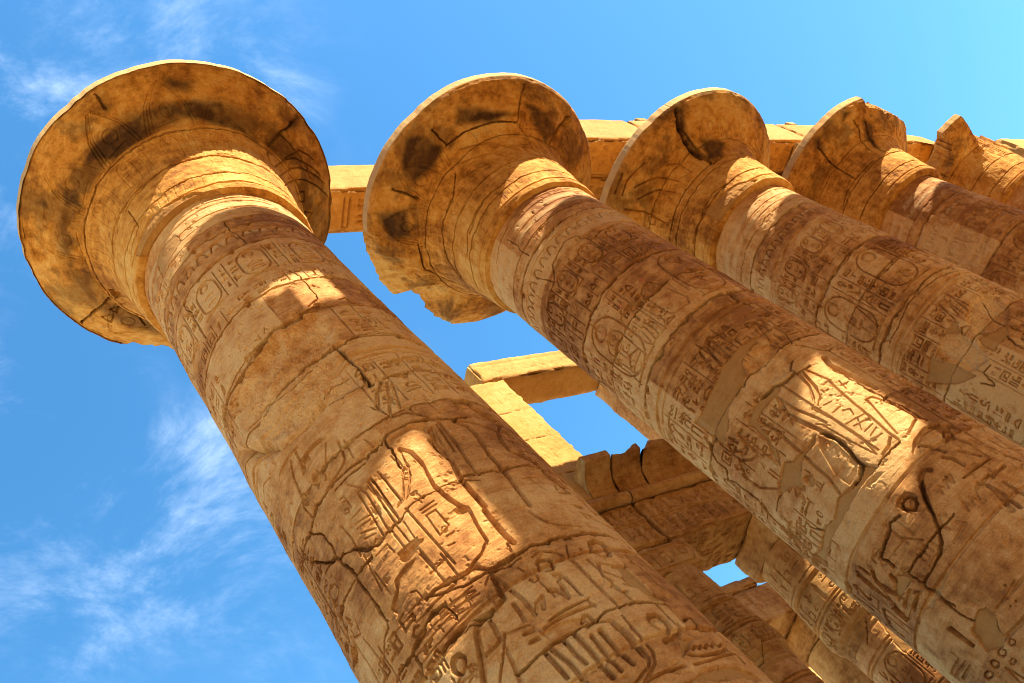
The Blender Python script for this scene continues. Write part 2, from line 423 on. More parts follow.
def block(name, lo, hi, mat, parent=None, step=.12, wear=.03, chip=.06, seed=0, face=None, relief=None, rstep=None, bump=.012, edit=None):
    """a worn stone block: subdivided box, edges rounded and chipped by solid noise; one face may carry carving.
    Vertices are relative to lo's x,y centre when parent is None (origin at the base)."""
    lo = np.array(lo, float); hi = np.array(hi, float); c = (lo + hi) / 2; base = np.array([c[0], c[1], lo[2]])
    V = []; Q = []; n0 = 0; A = {'marks': [], 'pale': []}
    for ax in range(3):
        for sg in (-1, 1):
            a, b = [i for i in range(3) if i != ax]
            st = step
            isf = face == (ax, sg)
            if isf and rstep: st = rstep
            na = max(2, int((hi[a] - lo[a]) / st) + 1); nb = max(2, int((hi[b] - lo[b]) / st) + 1)
            ua = np.linspace(lo[a], hi[a], na); ub = np.linspace(lo[b], hi[b], nb)
            UA, UB = np.meshgrid(ua, ub); P = np.zeros(UA.shape + (3,)); P[..., a] = UA; P[..., b] = UB; P[..., ax] = hi[ax] if sg > 0 else lo[ax]
            W = np.stack([np.clip(1 - np.minimum(P[..., k] - lo[k], hi[k] - P[..., k]) / .16, 0, 1) for k in range(3)], -1)
            S = np.sign(P - c)
            srt = np.sort(W, -1); edge = srt[..., 1]
            pn = P + seed * 7.31
            nz = fbm3(pn, 1.6, 4, .55); nz2 = np.clip(fbm3(pn + 50, 2.6, 3) - .42, 0, 1) * 3.0
            amp = (bump * 2 * nz + edge ** 1.5 * (wear * (.5 + nz) + chip * nz2 * 1.6))
            D = -S * W * amp[..., None]
            P2 = P + D
            if isf and relief is not None:
                R = Relief(ua - lo[a], ub - lo[b], seed); relief(R)
                fade = np.clip(1 - edge * 1.2, 0, 1)
                P2[..., ax] += sg * R.H * fade
                mk = marks(R)
                A['marks'].append(mk['marks']); A['pale'].append(mk['pale'])
            else:
                A['marks'].append(np.tile(np.array([[0, 0, 0, 1.]]), (na * nb, 1))); A['pale'].append(np.zeros(na * nb))
            if edit is not None: P2 = edit(P2)
            q = grid_quads(nb, na)
            flip = (sg < 0) ^ (ax == 1)
            if flip: q = q[:, ::-1]
            V.append((P2 - (base if parent is None else np.array(parent.location))).reshape(-1, 3)); Q.append(q + n0); n0 += na * nb
    o = mesh_obj(name, np.concatenate(V), np.concatenate(Q), mat, parent, True, {k: np.concatenate(v) for k, v in A.items()})
    try:
        o.data.set_sharp_from_angle(angle=math.radians(50))
    except Exception: pass
    if parent is None: o.location = base
    return o

# carvings, joints, losses and mortar patches: kind width_cm depth_mm then tenths of a degree round the shaft, centimetres up it
TR = {
    0: (
        'c 4 35 -1101,1576 -1101,1526 -1080,1472|c 4 35 -986,1352 -972,1324 -975,1248|c 4 35 -1603,1466 -1597,1420|'
        'p 0 6 -1395,1632 -1359,1599 -1526,1590 -1627,1579 -1607,1629 -1520,1643|g 5 25 -988,1247 -1046,1235 -1011,1238 -964,1228|c 5 45 -1601,1474 -1598,1406 -1596,1352|'
        'c 14 110 -989,1236 -1116,1220 -1205,1218 -1253,1223 -1363,1215 -1446,1208 -1557,1206 -1697,1214 -1833,1224|'
        'e 25 60 -988,1233 -1119,1218 -1211,1214 -1365,1214 -1552,1203 -1762,1214 -1626,1060 -1390,1013 -1272,1017 -1073,1015 -1077,1125 -1020,1130 -1000,1201|'
        'e 30 130 -1532,1038 -1411,1040 -1282,1060 -1224,1045 -1228,1027 -1303,1017 -1388,1014 -1515,1018 -1649,1040 -1801,1089 -1909,1149 -1881,1171 -1650,1097|'
        'e 16 90 -1256,1221 -1234,1199 -1287,1179 -1386,1171 -1469,1181 -1544,1202 -1446,1208 -1363,1215|e 12 35 -1206,1195 -1310,1150 -1477,1124 -1510,1154 -1400,1156 -1303,1169|'
        'c 9 70 -1077,1125 -1064,1096 -1064,1054 -1063,1015|c 4 25 -1267,1121 -1185,1120 -1144,1126 -1069,1123|c 4 22 -1529,1123 -1382,1108 -1199,1111|'
        'c 4 22 -1274,1052 -1203,1057 -1115,1052|c 4 22 -1667,1131 -1533,1129 -1482,1122|d 0 35 -1276,1234 -1236,1234 -1260,1222 -1312,1231 -1292,1243|'
        'g 3 20 -1182,1233 -1132,1231|g 3 20 -1146,1229 -1097,1233|g 3 18 -1304,1284 -1248,1281|g 3 18 -1207,1285 -1199,1251|g 4 25 -1337,1238 -1333,1225 -1359,1233|'
        'g 4 25 -1044,1234 -1020,1237 -1000,1226|g 4 25 -903,1166 -860,1173 -839,1161 -892,1154 -903,1166|c 7 60 -1077,1112 -1065,1089 -1066,1053 -1063,1021|'
        'c 6 45 -1108,1117 -999,1124 -894,1128 -791,1127 -682,1125 -586,1121|c 8 60 -1302,1024 -1266,1020 -1166,1021 -1056,1019 -961,1015 -838,1019 -728,1016 -608,1006 -553,985|'
        'g 5 35 -874,1236 -836,1240 -820,1223|d 0 35 -903,1167 -862,1172 -835,1160 -886,1154|g 4 25 -698,1226 -662,1219|g 3 20 -917,1145 -831,1147 -735,1139|'
        'g 3 20 -920,1137 -835,1138 -742,1130|g 3 20 -877,1208 -823,1195 -775,1172|g 10 60 -924,1047 -879,1051 -824,1053 -758,1049 -690,1044 -592,1042|'
        'g 3 20 -1032,1074 -962,1076 -883,1076 -808,1072 -737,1070 -647,1062|g 3 20 -1047,1064 -972,1064 -904,1064|g 6 40 -1020,1010 -1079,989 -1118,967|'
        'g 5 35 -1002,1007 -1032,979 -1074,956|g 5 30 -988,999 -1037,948|s 0 40 -903,1023 -879,1023 -863,1011 -906,1009|g 4 25 -819,982 -788,977 -823,970|'
        'g 3 20 -725,997 -697,979 -667,973|g 3 20 -915,953 -882,941|s 0 70 -786,943 -742,948 -690,947 -683,931 -633,914 -615,898 -717,900 -799,909 -819,920|'
        'c 9 75 -874,901 -827,905 -779,904|g 8 55 -873,897 -834,884 -833,863 -855,835 -861,816 -866,790 -877,758 -888,728|g 5 40 -874,901 -783,889 -697,872 -615,896|'
        'g 9 60 -697,872 -733,850 -744,829 -696,815 -655,798 -655,774 -623,755|c 8 50 -1033,800 -960,795 -874,791 -827,795 -726,796 -669,793 -551,790|'
        'g 8 60 -992,896 -1013,871 -1018,844|g 5 40 -979,896 -1006,848|g 5 40 -955,899 -977,845|g 6 40 -938,901 -946,860 -967,820 -969,795|'
        'c 9 70 -1270,910 -1179,914 -1144,919 -1061,915 -961,912 -886,904|c 6 45 -1172,916 -1185,896 -1191,859|'
        'e 12 45 -1167,911 -1111,912 -1033,912 -967,909 -1009,882 -1032,889 -1062,901 -1131,901 -1172,898|'
        'g 7 45 -1150,886 -1123,872 -1119,851 -1131,831 -1141,809 -1129,781 -1108,759|g 8 60 -1027,877 -1029,858 -1021,845 -1018,829 -1041,800 -1043,779 -1042,748|'
        'g 3 22 -1183,887 -1186,857 -1258,817 -1295,815|g 3 22 -1158,886 -1167,856 -1224,821 -1249,815|g 2 14 -1193,856 -1166,852|g 2 14 -1204,848 -1179,844|'
        'g 2 14 -1217,841 -1196,836|g 3 20 -1275,877 -1272,822|g 3 22 -1310,874 -1311,821|g 3 20 -1339,869 -1338,826|g 6 40 -1018,1012 -1073,991 -1109,967 -1124,969|'
        'g 5 35 -996,1009 -1089,945|g 5 35 -981,1001 -1034,951 -1000,945 -1001,929 -958,914|c 5 30 -1137,975 -1094,942 -1025,936 -969,918|g 4 28 -804,774 -720,775|'
        'g 3 22 -781,771 -751,749|g 3 15 -1209,813 -1200,800|g 3 15 -1227,808 -1214,797|g 2 15 -908,960 -881,935|g 2 15 -915,951 -904,928|g 3 18 -824,983 -804,973 -832,969|'
        'g 2 15 -885,972 -859,961|c 4 22 -1139,801 -1086,799 -1037,794 -983,784|'
        'c 8 65 -1188,913 -1279,909 -1354,912 -1437,916 -1509,914 -1571,919 -1616,911 -1665,905 -1749,911 -1889,912|c 7 50 -1297,900 -1361,903 -1426,904 -1460,906|'
        'c 6 50 -1675,908 -1625,886 -1610,857 -1625,842 -1668,848 -1764,888|c 6 50 -1625,842 -1606,816|'
        'c 7 55 -1613,835 -1578,835 -1518,820 -1472,799 -1432,796 -1384,799 -1310,797|c 5 30 -1310,797 -1263,802 -1198,800 -1142,798|'
        'g 4 30 -1557,1007 -1593,985 -1609,949 -1628,938 -1620,916|g 5 35 -1511,1009 -1518,987 -1537,971|g 3 20 -1492,949 -1603,939|g 5 30 -1493,1010 -1564,1014 -1653,1014|'
        'g 3 22 -1375,972 -1465,929|g 5 40 -1328,959 -1347,929 -1375,923 -1487,917|g 9 60 -1505,986 -1459,988 -1382,983|g 3 22 -1305,954 -1317,920|g 3 22 -1237,932 -1227,916|'
        's 0 45 -1532,985 -1471,989 -1461,968 -1533,969|g 4 32 -1400,801 -1384,874 -1365,873 -1359,863 -1374,798|g 4 32 -1337,802 -1327,874 -1314,875 -1310,863 -1317,802|'
        'g 3 25 -1323,856 -1320,810|g 4 28 -1272,872 -1268,817|g 3 20 -1400,895 -1374,881 -1347,867|g 3 25 -1196,883 -1197,849 -1257,821 -1288,817|'
        'g 3 25 -1151,886 -1182,841 -1243,816|g 2 15 -1192,859 -1162,854|g 2 15 -1204,851 -1176,845|g 2 15 -1216,844 -1192,839|g 4 30 -1394,767 -1305,764|'
        'g 4 25 -1392,763 -1308,761|g 4 28 -1366,802 -1361,768|g 3 25 -1339,796 -1335,768|g 3 20 -1309,793 -1312,765|g 4 30 -1274,805 -1264,750 -1254,707|'
        'g 4 30 -1324,760 -1317,718|g 3 25 -1236,785 -1176,783|g 3 25 -1235,790 -1177,789|g 3 25 -1231,779 -1192,777 -1188,750 -1235,746 -1231,779|'
        'd 0 25 -1214,754 -1199,753 -1199,745 -1217,744 -1223,750|g 3 22 -1218,740 -1195,739|g 3 22 -1233,729 -1212,727|g 3 22 -1462,889 -1440,887 -1439,880 -1462,883|'
        'g 3 22 -1470,872 -1452,869 -1460,863 -1476,867|g 3 22 -1469,854 -1410,852|g 3 22 -1467,845 -1396,836|g 3 22 -1471,838 -1406,831|g 3 22 -1441,866 -1440,877|'
        'g 3 22 -1469,829 -1407,816|g 3 22 -1469,819 -1419,811|g 3 25 -1465,801 -1432,806 -1415,801|g 3 22 -1519,860 -1511,837 -1522,809|g 3 22 -1470,790 -1408,788 -1401,773|'
        'g 3 22 -1716,1035 -1790,1048 -1915,1044|c 7 55 -1619,839 -1588,800 -1580,764 -1575,725 -1589,718 -1683,706|'
        'c 6 45 -1492,794 -1581,797 -1673,798 -1759,799 -1788,796 -1812,774 -1890,776|c 6 45 -1619,839 -1721,852|c 5 40 -1775,891 -1666,846 -1619,839|'
        'c 8 65 -1367,679 -1436,682 -1495,680 -1559,677 -1567,674 -1659,677 -1702,674|c 6 50 -1567,674 -1575,654 -1584,639|c 4 30 -1365,680 -1366,657|'
        's 0 60 -1342,746 -1382,741 -1439,742 -1473,733 -1531,717 -1542,730 -1481,739 -1464,748 -1400,750|g 3 22 -1624,711 -1540,705 -1487,703 -1483,692 -1417,689|'
        'g 3 22 -1555,668 -1409,665 -1254,665|g 3 22 -1552,657 -1403,653 -1256,653|g 3 20 -1560,674 -1412,672 -1254,672|g 4 30 -1409,700 -1297,698 -1293,688 -1426,690|'
        'g 4 28 -1330,745 -1318,700|g 4 28 -1272,727 -1270,691|g 4 30 -1239,690 -1163,696|g 3 22 -1340,718 -1254,721|g 3 20 -1510,806 -1518,784 -1526,754|'
        'g 3 20 -1509,778 -1502,740|g 3 22 -1438,721 -1417,717 -1413,705 -1487,707|g 3 20 -1766,835 -1706,828 -1698,816 -1782,812 -1766,835|'
        'g 4 30 -1837,864 -1837,842 -1839,814 -1886,807|g 3 22 -1790,770 -1785,700|g 3 22 -1728,749 -1703,698|g 3 22 -1708,771 -1726,754 -1772,762 -1769,773|'
        'd 0 65 -1413,629 -1405,620 -1418,613 -1444,608 -1465,611 -1475,620 -1464,628 -1439,631|g 3 25 -1419,611 -1396,606 -1423,602 -1464,605|g 3 25 -1421,606 -1411,596|'
        'g 9 70 -1271,636 -1304,638 -1337,628 -1361,612 -1382,599 -1408,586|g 3 20 -1363,669 -1362,658|g 3 20 -1361,666 -1360,655|'
        'c 6 40 -1565,634 -1517,641 -1379,640 -1301,637 -1246,637|g 3 20 -1447,677 -1442,668|g 3 20 -1423,667 -1419,658|g 3 20 -1524,666 -1514,657|g 3 20 -1292,667 -1296,657|'
        'c 6 40 -1403,699 -1350,690 -1279,679 -1184,675|'
        'c 9 60 -1410,701 -1342,698 -1289,691 -1203,686 -1170,677 -1103,674 -1023,673 -950,673 -861,673 -790,673 -685,672 -607,667 -522,660|c 5 40 -1178,673 -1124,669 -1059,667|'
        'c 5 40 -940,673 -892,674 -854,667|g 8 60 -1052,742 -1054,721 -1054,702 -1049,688|g 5 40 -1096,752 -1111,729 -1119,706 -1157,697 -1237,690|g 4 30 -1068,690 -1076,680|'
        'g 5 35 -907,719 -892,702 -849,691 -756,684|g 5 35 -676,710 -616,700 -539,692|s 0 30 -911,717 -878,702 -818,689 -873,695 -905,705|'
        'd 0 90 -1023,657 -993,655 -976,648 -982,640 -1004,635 -1029,637 -1044,644 -1042,653|d 0 90 -789,660 -742,663 -712,657 -715,644 -745,632 -787,631 -814,639 -815,650|'
        'd 0 100 -839,551 -799,550 -781,541 -785,529 -809,524 -845,527 -862,536 -859,545|d 0 80 -1448,633 -1422,631 -1404,623 -1414,616 -1440,610 -1470,613 -1480,622 -1468,629|'
        'g 4 30 -1177,671 -1214,664 -1233,653 -1228,639 -1202,639|g 4 30 -1181,665 -1192,644 -1193,637 -1229,634 -1268,636|'
        'g 7 60 -1184,666 -1193,648 -1197,638 -1238,635 -1273,636|g 6 50 -1180,665 -1165,651 -1161,639 -1151,626 -1151,605|g 6 50 -1152,604 -1124,612 -1096,616 -1118,604|'
        'g 5 45 -1185,627 -1186,615 -1191,605|g 3 28 -1080,644 -1061,641 -1065,635 -1084,634 -1091,639 -1080,644|g 3 28 -1068,634 -1065,620 -1062,609|g 3 25 -1096,659 -1088,652|'
        's 0 65 -1019,635 -987,632 -977,619 -981,601 -976,595 -992,596 -994,612 -1001,626 -1022,627|g 4 40 -1015,628 -1000,626 -1011,623|'
        'g 7 60 -1062,618 -1042,613 -1032,605 -1030,601 -1018,615|g 4 35 -1019,622 -1017,611|s 0 80 -1138,591 -1091,593 -1023,592 -965,592 -970,589 -1033,588 -1092,588 -1133,588|'
        'g 5 45 -1156,586 -1080,585 -972,581|g 4 35 -982,589 -975,579|s 0 45 -1179,585 -1115,583 -1044,576 -1027,567 -1100,569 -1169,573|'
        'g 5 50 -1048,571 -1032,575 -1017,574 -1019,568|g 6 60 -1215,594 -1188,591|g 6 60 -1217,583 -1192,581|g 3 25 -1258,606 -1195,599|g 3 25 -1272,607 -1186,598 -1165,578|'
        'g 7 65 -1263,633 -1301,635 -1327,631 -1356,618 -1380,603 -1409,586|g 6 55 -1275,635 -1278,622 -1286,607 -1307,605 -1360,606|g 4 40 -1263,608 -1298,595 -1369,574|'
        'g 5 40 -1289,595 -1299,579 -1316,559|g 3 28 -1421,610 -1396,608 -1390,602 -1415,601 -1448,598|g 3 28 -1407,611 -1409,599|'
        'c 7 55 -1315,568 -1264,566 -1194,566 -1133,564 -1069,566 -1014,568 -943,568 -870,568 -798,565 -722,557|g 6 70 -1202,565 -1199,549 -1197,534|'
        'g 6 65 -1180,564 -1165,543 -1162,518|g 6 65 -1133,564 -1133,546 -1127,534|g 7 70 -1095,563 -1092,542 -1092,509|g 6 65 -1057,553 -1062,535 -1058,510|'
        'g 7 70 -1024,553 -1025,531 -1014,510|g 6 65 -973,558 -966,538 -967,511|g 6 65 -1018,554 -1019,546|'
        'g 4 45 -1050,562 -1035,564 -1001,562 -966,556 -953,543 -952,521 -958,507 -981,500 -1051,493|g 4 40 -923,557 -927,534 -930,512 -955,500 -1027,489|'
        'g 3 30 -886,661 -910,650 -911,628 -907,597 -906,567|g 4 38 -874,668 -837,671 -767,672|g 4 35 -1028,662 -993,664 -943,654 -920,637 -917,617 -913,591 -911,573|'
        'g 4 35 -861,634 -858,607 -845,572|g 5 45 -828,626 -783,620 -727,617 -746,614 -792,617|g 5 45 -840,624 -863,609 -844,600|g 6 55 -865,593 -847,583 -831,583|'
        'g 5 50 -810,592 -762,583|g 4 38 -841,613 -806,601 -785,592 -757,585|d 0 40 -854,652 -838,649 -858,648|'
        'p 0 30 -781,621 -727,613 -733,592 -720,573 -706,562 -761,565 -779,582 -796,600|g 8 75 -860,516 -822,518 -789,519|g 6 55 -754,531 -754,524 -804,520|'
        'c 5 40 -766,560 -760,547 -760,533|g 3 30 -1342,698 -1281,695 -1219,688 -1182,676|g 3 25 -1394,676 -1319,673 -1256,667|g 3 25 -1407,671 -1325,666 -1250,660|'
        'g 3 22 -1419,666 -1330,658 -1256,652|g 3 25 -1358,681 -1365,658|g 3 25 -1339,679 -1345,659|g 2 20 -1283,669 -1284,659|g 2 20 -1350,664 -1320,660|'
        'c 5 40 -1471,647 -1399,645 -1330,644 -1271,636|'
        'g 4 55 -816,505 -812,501 -794,504 -790,500 -767,503 -763,499 -741,502 -737,498 -708,502 -701,498 -669,503 -663,498 -618,502|'
        'g 5 60 -821,496 -777,491 -712,490 -657,492 -624,496|g 4 35 -833,485 -764,484 -584,489|g 5 50 -1015,489 -947,489 -875,487|'
        'p 0 30 -911,469 -832,476 -705,475 -612,462 -580,451|p 0 35 -796,521 -758,511 -822,498 -864,493 -835,504|c 6 50 -700,536 -649,538 -662,524 -589,524|'
        'c 5 40 -638,491 -610,487 -594,477|c 5 40 -574,641 -551,621|c 4 35 -659,636 -646,609 -648,576'),
    1: (
        'c 4 35 -1608,1645 -1601,1604 -1604,1555|c 4 30 -1711,1508 -1650,1449|'
        'c 6 45 -1875,1448 -1644,1450 -1550,1479 -1427,1486 -1364,1493 -1270,1479 -1237,1445 -1023,1452 -771,1460|c 8 35 -1398,1573 -1307,1569|'
        'c 4 30 -1824,1655 -1666,1660 -1388,1666|c 4 35 -1828,1406 -1845,1364 -1851,1319|c 5 45 -1857,1215 -1862,1174 -1867,1135|c 6 45 -970,1127 -1001,1103 -998,1076|'
        'g 4 28 -1761,1248 -1677,1250 -1655,1230 -1671,1149 -1763,1140 -1830,1160 -1823,1235 -1761,1248|d 0 30 -1714,1246 -1688,1236 -1712,1226 -1762,1228 -1779,1239 -1750,1246|'
        'd 0 30 -1784,1179 -1750,1172 -1754,1163 -1796,1164 -1811,1174|'
        'g 4 28 -1370,1241 -1319,1251 -1268,1251 -1242,1232 -1222,1195 -1209,1158 -1236,1144 -1359,1153 -1372,1170 -1370,1241|'
        'd 0 30 -1306,1245 -1265,1244 -1260,1230 -1299,1224 -1325,1233|d 0 28 -1342,1176 -1301,1178 -1301,1166 -1339,1162 -1353,1169|g 4 26 -1565,1182 -1583,1151|'
        'g 4 26 -1531,1180 -1549,1148|g 4 26 -1498,1174 -1517,1143|g 4 26 -1471,1168 -1484,1141|g 3 22 -1580,1190 -1477,1183 -1452,1147|'
        'g 4 28 -1565,1244 -1482,1248 -1443,1236 -1422,1155 -1458,1143 -1586,1145 -1603,1158 -1596,1237 -1565,1244|g 4 26 -1481,1240 -1448,1235 -1461,1225 -1494,1230 -1481,1240|'
        'g 6 50 -1513,997 -1462,1052 -1435,1057 -1415,1048 -1452,1001|g 6 50 -1396,1002 -1398,1050 -1379,1055 -1359,1047 -1384,1003|'
        'g 4 32 -1717,1053 -1673,1048 -1694,1032 -1743,1037 -1717,1053|g 4 32 -1630,1050 -1596,1046 -1610,1024 -1647,1029 -1630,1050|g 4 32 -1550,1054 -1503,1051|'
        'g 4 32 -1561,1049 -1518,1045|g 4 32 -1650,1011 -1592,1009|g 4 32 -1664,1018 -1597,1017|g 3 26 -1336,1051 -1277,1045 -1290,1032|g 3 26 -1339,1031 -1248,1030|'
        'g 3 26 -1336,1023 -1217,1026|g 3 24 -1532,1121 -1482,1118 -1479,1109 -1528,1112|r 10 0 -1287,1267|r 10 0 -1525,1263|r 8 0 -1737,1266|r 7 0 -1952,1268|'
        'd 0 25 -1652,1299 -1629,1295 -1637,1287 -1660,1292|g 3 22 -1521,1302 -1523,1278|g 3 22 -1737,1306 -1739,1275|g 3 22 -1147,1220 -1151,1171|g 3 20 -1069,1182 -1055,1146|'
        'g 3 20 -1116,1177 -1111,1143|'
        'p 0 30 -1139,990 -1277,999 -1421,1000 -1534,994 -1655,987 -1701,986 -1808,992 -1839,994 -1844,960 -1840,924 -1742,927 -1632,941 -1511,945 -1416,952 -1370,971 -1243,987|'
        'e 9 28 -1333,975 -1151,970 -1162,933 -1171,910 -1241,895 -1390,904 -1415,939 -1386,964|c 6 55 -1073,932 -1007,909 -962,892 -871,897 -789,886|'
        'c 6 50 -1178,912 -1234,899 -1226,887 -1142,885|c 10 70 -1472,903 -1378,899 -1314,891 -1239,891|g 4 30 -1151,970 -1090,1020 -1057,1025 -1039,1021 -1083,993|'
        'g 4 30 -1039,984 -1041,1016 -1004,1022 -999,1012 -1036,976|g 4 30 -1158,972 -1171,956 -1146,941 -1076,940 -1033,968 -1028,995|c 6 45 -970,1127 -990,1102 -979,1054|'
        'g 12 70 -1036,882 -1065,863 -1050,828 -1029,782|g 6 40 -1212,879 -1240,852 -1284,826|g 5 35 -1238,887 -1262,853 -1311,831|g 5 40 -956,1121 -983,1085|'
        'g 4 28 -944,1049 -832,1055 -679,1060|g 4 30 -808,976 -795,962|g 4 30 -799,991 -820,965|c 5 40 -1133,992 -1008,992 -939,993 -824,994|'
        'g 3 26 -1339,1045 -1283,1043 -1293,1033|g 3 26 -1338,1027 -1247,1026|g 3 26 -1334,1019 -1215,1022|g 3 22 -1264,968 -1184,967|g 3 20 -1231,1031 -1130,1020|'
        'p 0 40 -1643,896 -1560,904 -1425,903 -1341,892 -1383,885 -1485,888 -1584,886 -1608,869 -1660,826 -1720,810 -1709,826 -1656,851 -1634,880|'
        'g 9 60 -1420,879 -1462,849 -1455,823 -1435,790 -1418,747|g 6 40 -1418,876 -1416,840 -1392,808 -1383,788|'
        'g 7 50 -1585,878 -1567,845 -1581,818 -1588,790 -1603,760 -1609,733 -1638,706|g 4 30 -1711,892 -1714,849 -1722,816|'
        'p 0 40 -1588,790 -1469,786 -1508,779 -1590,785 -1643,782 -1720,769 -1752,753 -1784,775 -1871,789 -1826,802 -1686,806 -1652,796|'
        'c 10 85 -1901,951 -1956,943 -1992,928 -1991,905 -2067,903 -2050,887 -2031,864 -2031,838 -2048,813|g 6 45 -1718,904 -1762,876 -1797,880 -1822,896|'
        'g 6 45 -1723,903 -1750,854 -1801,862 -1861,884|g 5 35 -1867,881 -1933,863 -1931,833 -1838,796|g 5 45 -1809,896 -1911,906|g 5 45 -1825,914 -1847,900|'
        'g 7 50 -1919,1055 -2040,1052 -2114,1033|g 4 30 -1991,1040 -2025,1010|g 3 26 -1787,786 -1818,779 -1775,776|g 3 26 -1777,772 -1807,764 -1773,761|g 3 26 -1775,757 -1789,748|'
        'g 3 26 -1772,746 -1778,734|g 3 26 -1777,844 -1791,834|g 3 26 -1795,825 -1796,805|g 3 26 -1773,824 -1774,804|g 3 26 -1664,756 -1680,738|g 3 26 -1662,745 -1660,735|'
        'g 3 26 -1650,770 -1647,759|g 3 26 -1691,733 -1645,734|g 3 28 -1867,996 -1860,963 -1911,955|g 3 26 -1887,1029 -1835,1018 -1842,1003|g 3 26 -1790,1023 -1781,1000|'
        'g 3 26 -1777,1030 -1730,1027|r 7 0 -1982,883|g 4 28 -1207,881 -1242,844 -1286,825 -1328,818|g 4 28 -1230,883 -1257,856 -1331,825 -1363,821|'
        'g 5 35 -1346,890 -1346,825 -1345,780 -1346,700|g 4 30 -1363,821 -1345,780 -1342,731 -1371,697 -1391,740 -1404,788|'
        'g 5 35 -1183,880 -1162,843 -1185,814 -1204,780 -1219,741 -1240,706 -1240,690|g 4 28 -1138,772 -1175,738 -1216,698|'
        'g 5 40 -1141,773 -1104,771 -1068,743 -1056,702 -1029,689|g 6 45 -1074,698 -1167,688|g 6 45 -1255,700 -1292,693 -1352,690|c 7 50 -1246,687 -1331,687 -1418,686|'
        'g 3 26 -1316,791 -1261,791|g 3 26 -1278,783 -1245,777 -1261,766|g 3 26 -1328,763 -1220,755|g 3 26 -1314,752 -1231,745|g 3 26 -1267,757 -1308,740|'
        'g 3 26 -1305,734 -1247,734|g 3 26 -1305,723 -1253,726|g 3 26 -1311,715 -1263,713|g 3 26 -1152,819 -1101,817|g 3 26 -1131,828 -1148,809|g 3 22 -1310,811 -1268,807|'
        'g 3 22 -1419,799 -1382,779|g 7 55 -1253,660 -1194,671 -1091,678 -1016,669 -974,655|c 12 80 -1443,782 -1425,754 -1439,729 -1465,702 -1513,695 -1561,693|'
        'p 0 50 -1429,735 -1454,705 -1426,684 -1519,683 -1583,690 -1659,693 -1663,703 -1560,695 -1502,695 -1468,703|'
        'e 10 45 -1519,683 -1460,683 -1410,668 -1349,669 -1383,668 -1487,670 -1550,677|c 6 45 -1082,852 -1072,813 -1067,771 -1045,721 -1037,690|'
        's 0 35 -1462,785 -1441,750 -1464,709 -1511,699 -1579,698 -1578,726 -1513,769|'
        'p 0 35 -1771,693 -1666,702 -1599,694 -1528,688 -1524,682 -1662,682 -1753,681 -1845,683 -1980,687 -2097,691 -2100,710 -1986,698 -1863,703|'
        'g 7 60 -2050,827 -2079,785 -2091,745 -2099,712|c 5 40 -1878,790 -1982,791|g 4 30 -1989,779 -2024,746 -2058,718|'
        'd 0 95 -1439,623 -1430,613 -1454,604 -1493,602 -1522,610 -1523,620 -1502,628 -1464,629|c 10 80 -1554,617 -1611,622 -1656,613 -1736,610 -1786,610 -1773,598 -1778,587|'
        'c 9 75 -1354,625 -1402,607 -1454,583 -1491,563 -1521,554 -1578,543 -1661,542 -1750,542|c 7 60 -1395,561 -1498,562 -1610,563 -1695,566 -1752,566|'
        'c 7 55 -1750,542 -1757,556 -1754,563|c 7 55 -1752,539 -1747,522 -1741,494|g 9 80 -2074,632 -2081,606|g 7 60 -1912,630 -1911,614|g 6 55 -1973,629 -1977,603 -1963,571|'
        'g 9 80 -2198,632 -2165,599|g 9 75 -1884,610 -1919,600 -1920,581 -1895,565 -1854,568 -1828,584|g 6 55 -1914,575 -1895,557|g 8 65 -1928,551 -1829,552 -1803,540 -1907,538|'
        'p 0 45 -1805,580 -1758,568 -1778,559 -1866,560 -1922,561 -1897,570|g 4 30 -1749,614 -1818,618 -1822,611|g 4 30 -1626,594 -1580,572|g 3 25 -1708,595 -1633,592|'
        'c 6 45 -1897,733 -1912,725 -1881,705|g 5 45 -1253,659 -1207,670 -1128,677 -1048,676 -971,662 -952,642 -952,603 -911,561|'
        'g 4 30 -1239,654 -1203,664 -1135,670 -1062,670 -1002,658|d 0 80 -1046,660 -1007,655 -1014,643 -1046,636 -1075,640 -1083,651|g 8 70 -846,663 -739,662 -786,639|'
        'g 6 50 -892,652 -848,636|s 0 85 -1233,588 -1130,588 -1003,586 -1007,583 -1132,583 -1227,584|g 7 65 -1169,567 -1121,568 -1118,563 -1081,566 -1074,563 -1022,565|'
        'g 9 75 -1285,625 -1303,631 -1348,627 -1402,608 -1447,588|g 6 55 -1204,662 -1177,650 -1155,631|g 7 60 -1188,626 -1165,616 -1162,599|g 7 60 -1102,619 -1055,597|'
        'g 6 50 -1033,634 -1013,617 -1017,591|d 0 60 -1270,606 -1259,602 -1275,599 -1284,602|g 8 70 -1226,565 -1203,567 -1184,562 -1181,538 -1191,509|g 7 60 -1115,547 -1119,516|'
        'g 7 60 -1179,560 -1213,522|g 5 45 -885,614 -878,590 -793,578|g 5 40 -687,713 -755,687|g 8 70 -1516,626 -1487,629 -1450,627 -1435,617|'
        'd 0 80 -1452,627 -1435,617 -1449,607 -1486,603 -1526,618 -1502,627|s 0 140 -2012,568 -1966,563 -1984,538 -2026,542|s 0 130 -1873,489 -1840,486 -1839,449 -1864,450|'
        'p 0 45 -1751,464 -1698,465 -1662,460 -1657,448 -1707,436 -1707,426 -1755,421 -1818,433 -1818,447 -1803,459|'
        'd 0 70 -1770,424 -1758,417 -1778,413 -1803,415 -1810,422 -1792,425|d 0 70 -1839,424 -1828,416 -1853,413 -1880,417 -1878,423 -1858,426|'
        'd 0 70 -1909,423 -1899,416 -1927,414 -1966,418 -1965,424 -1937,426|d 0 55 -1770,407 -1767,401 -1791,400 -1806,404 -1797,408|'
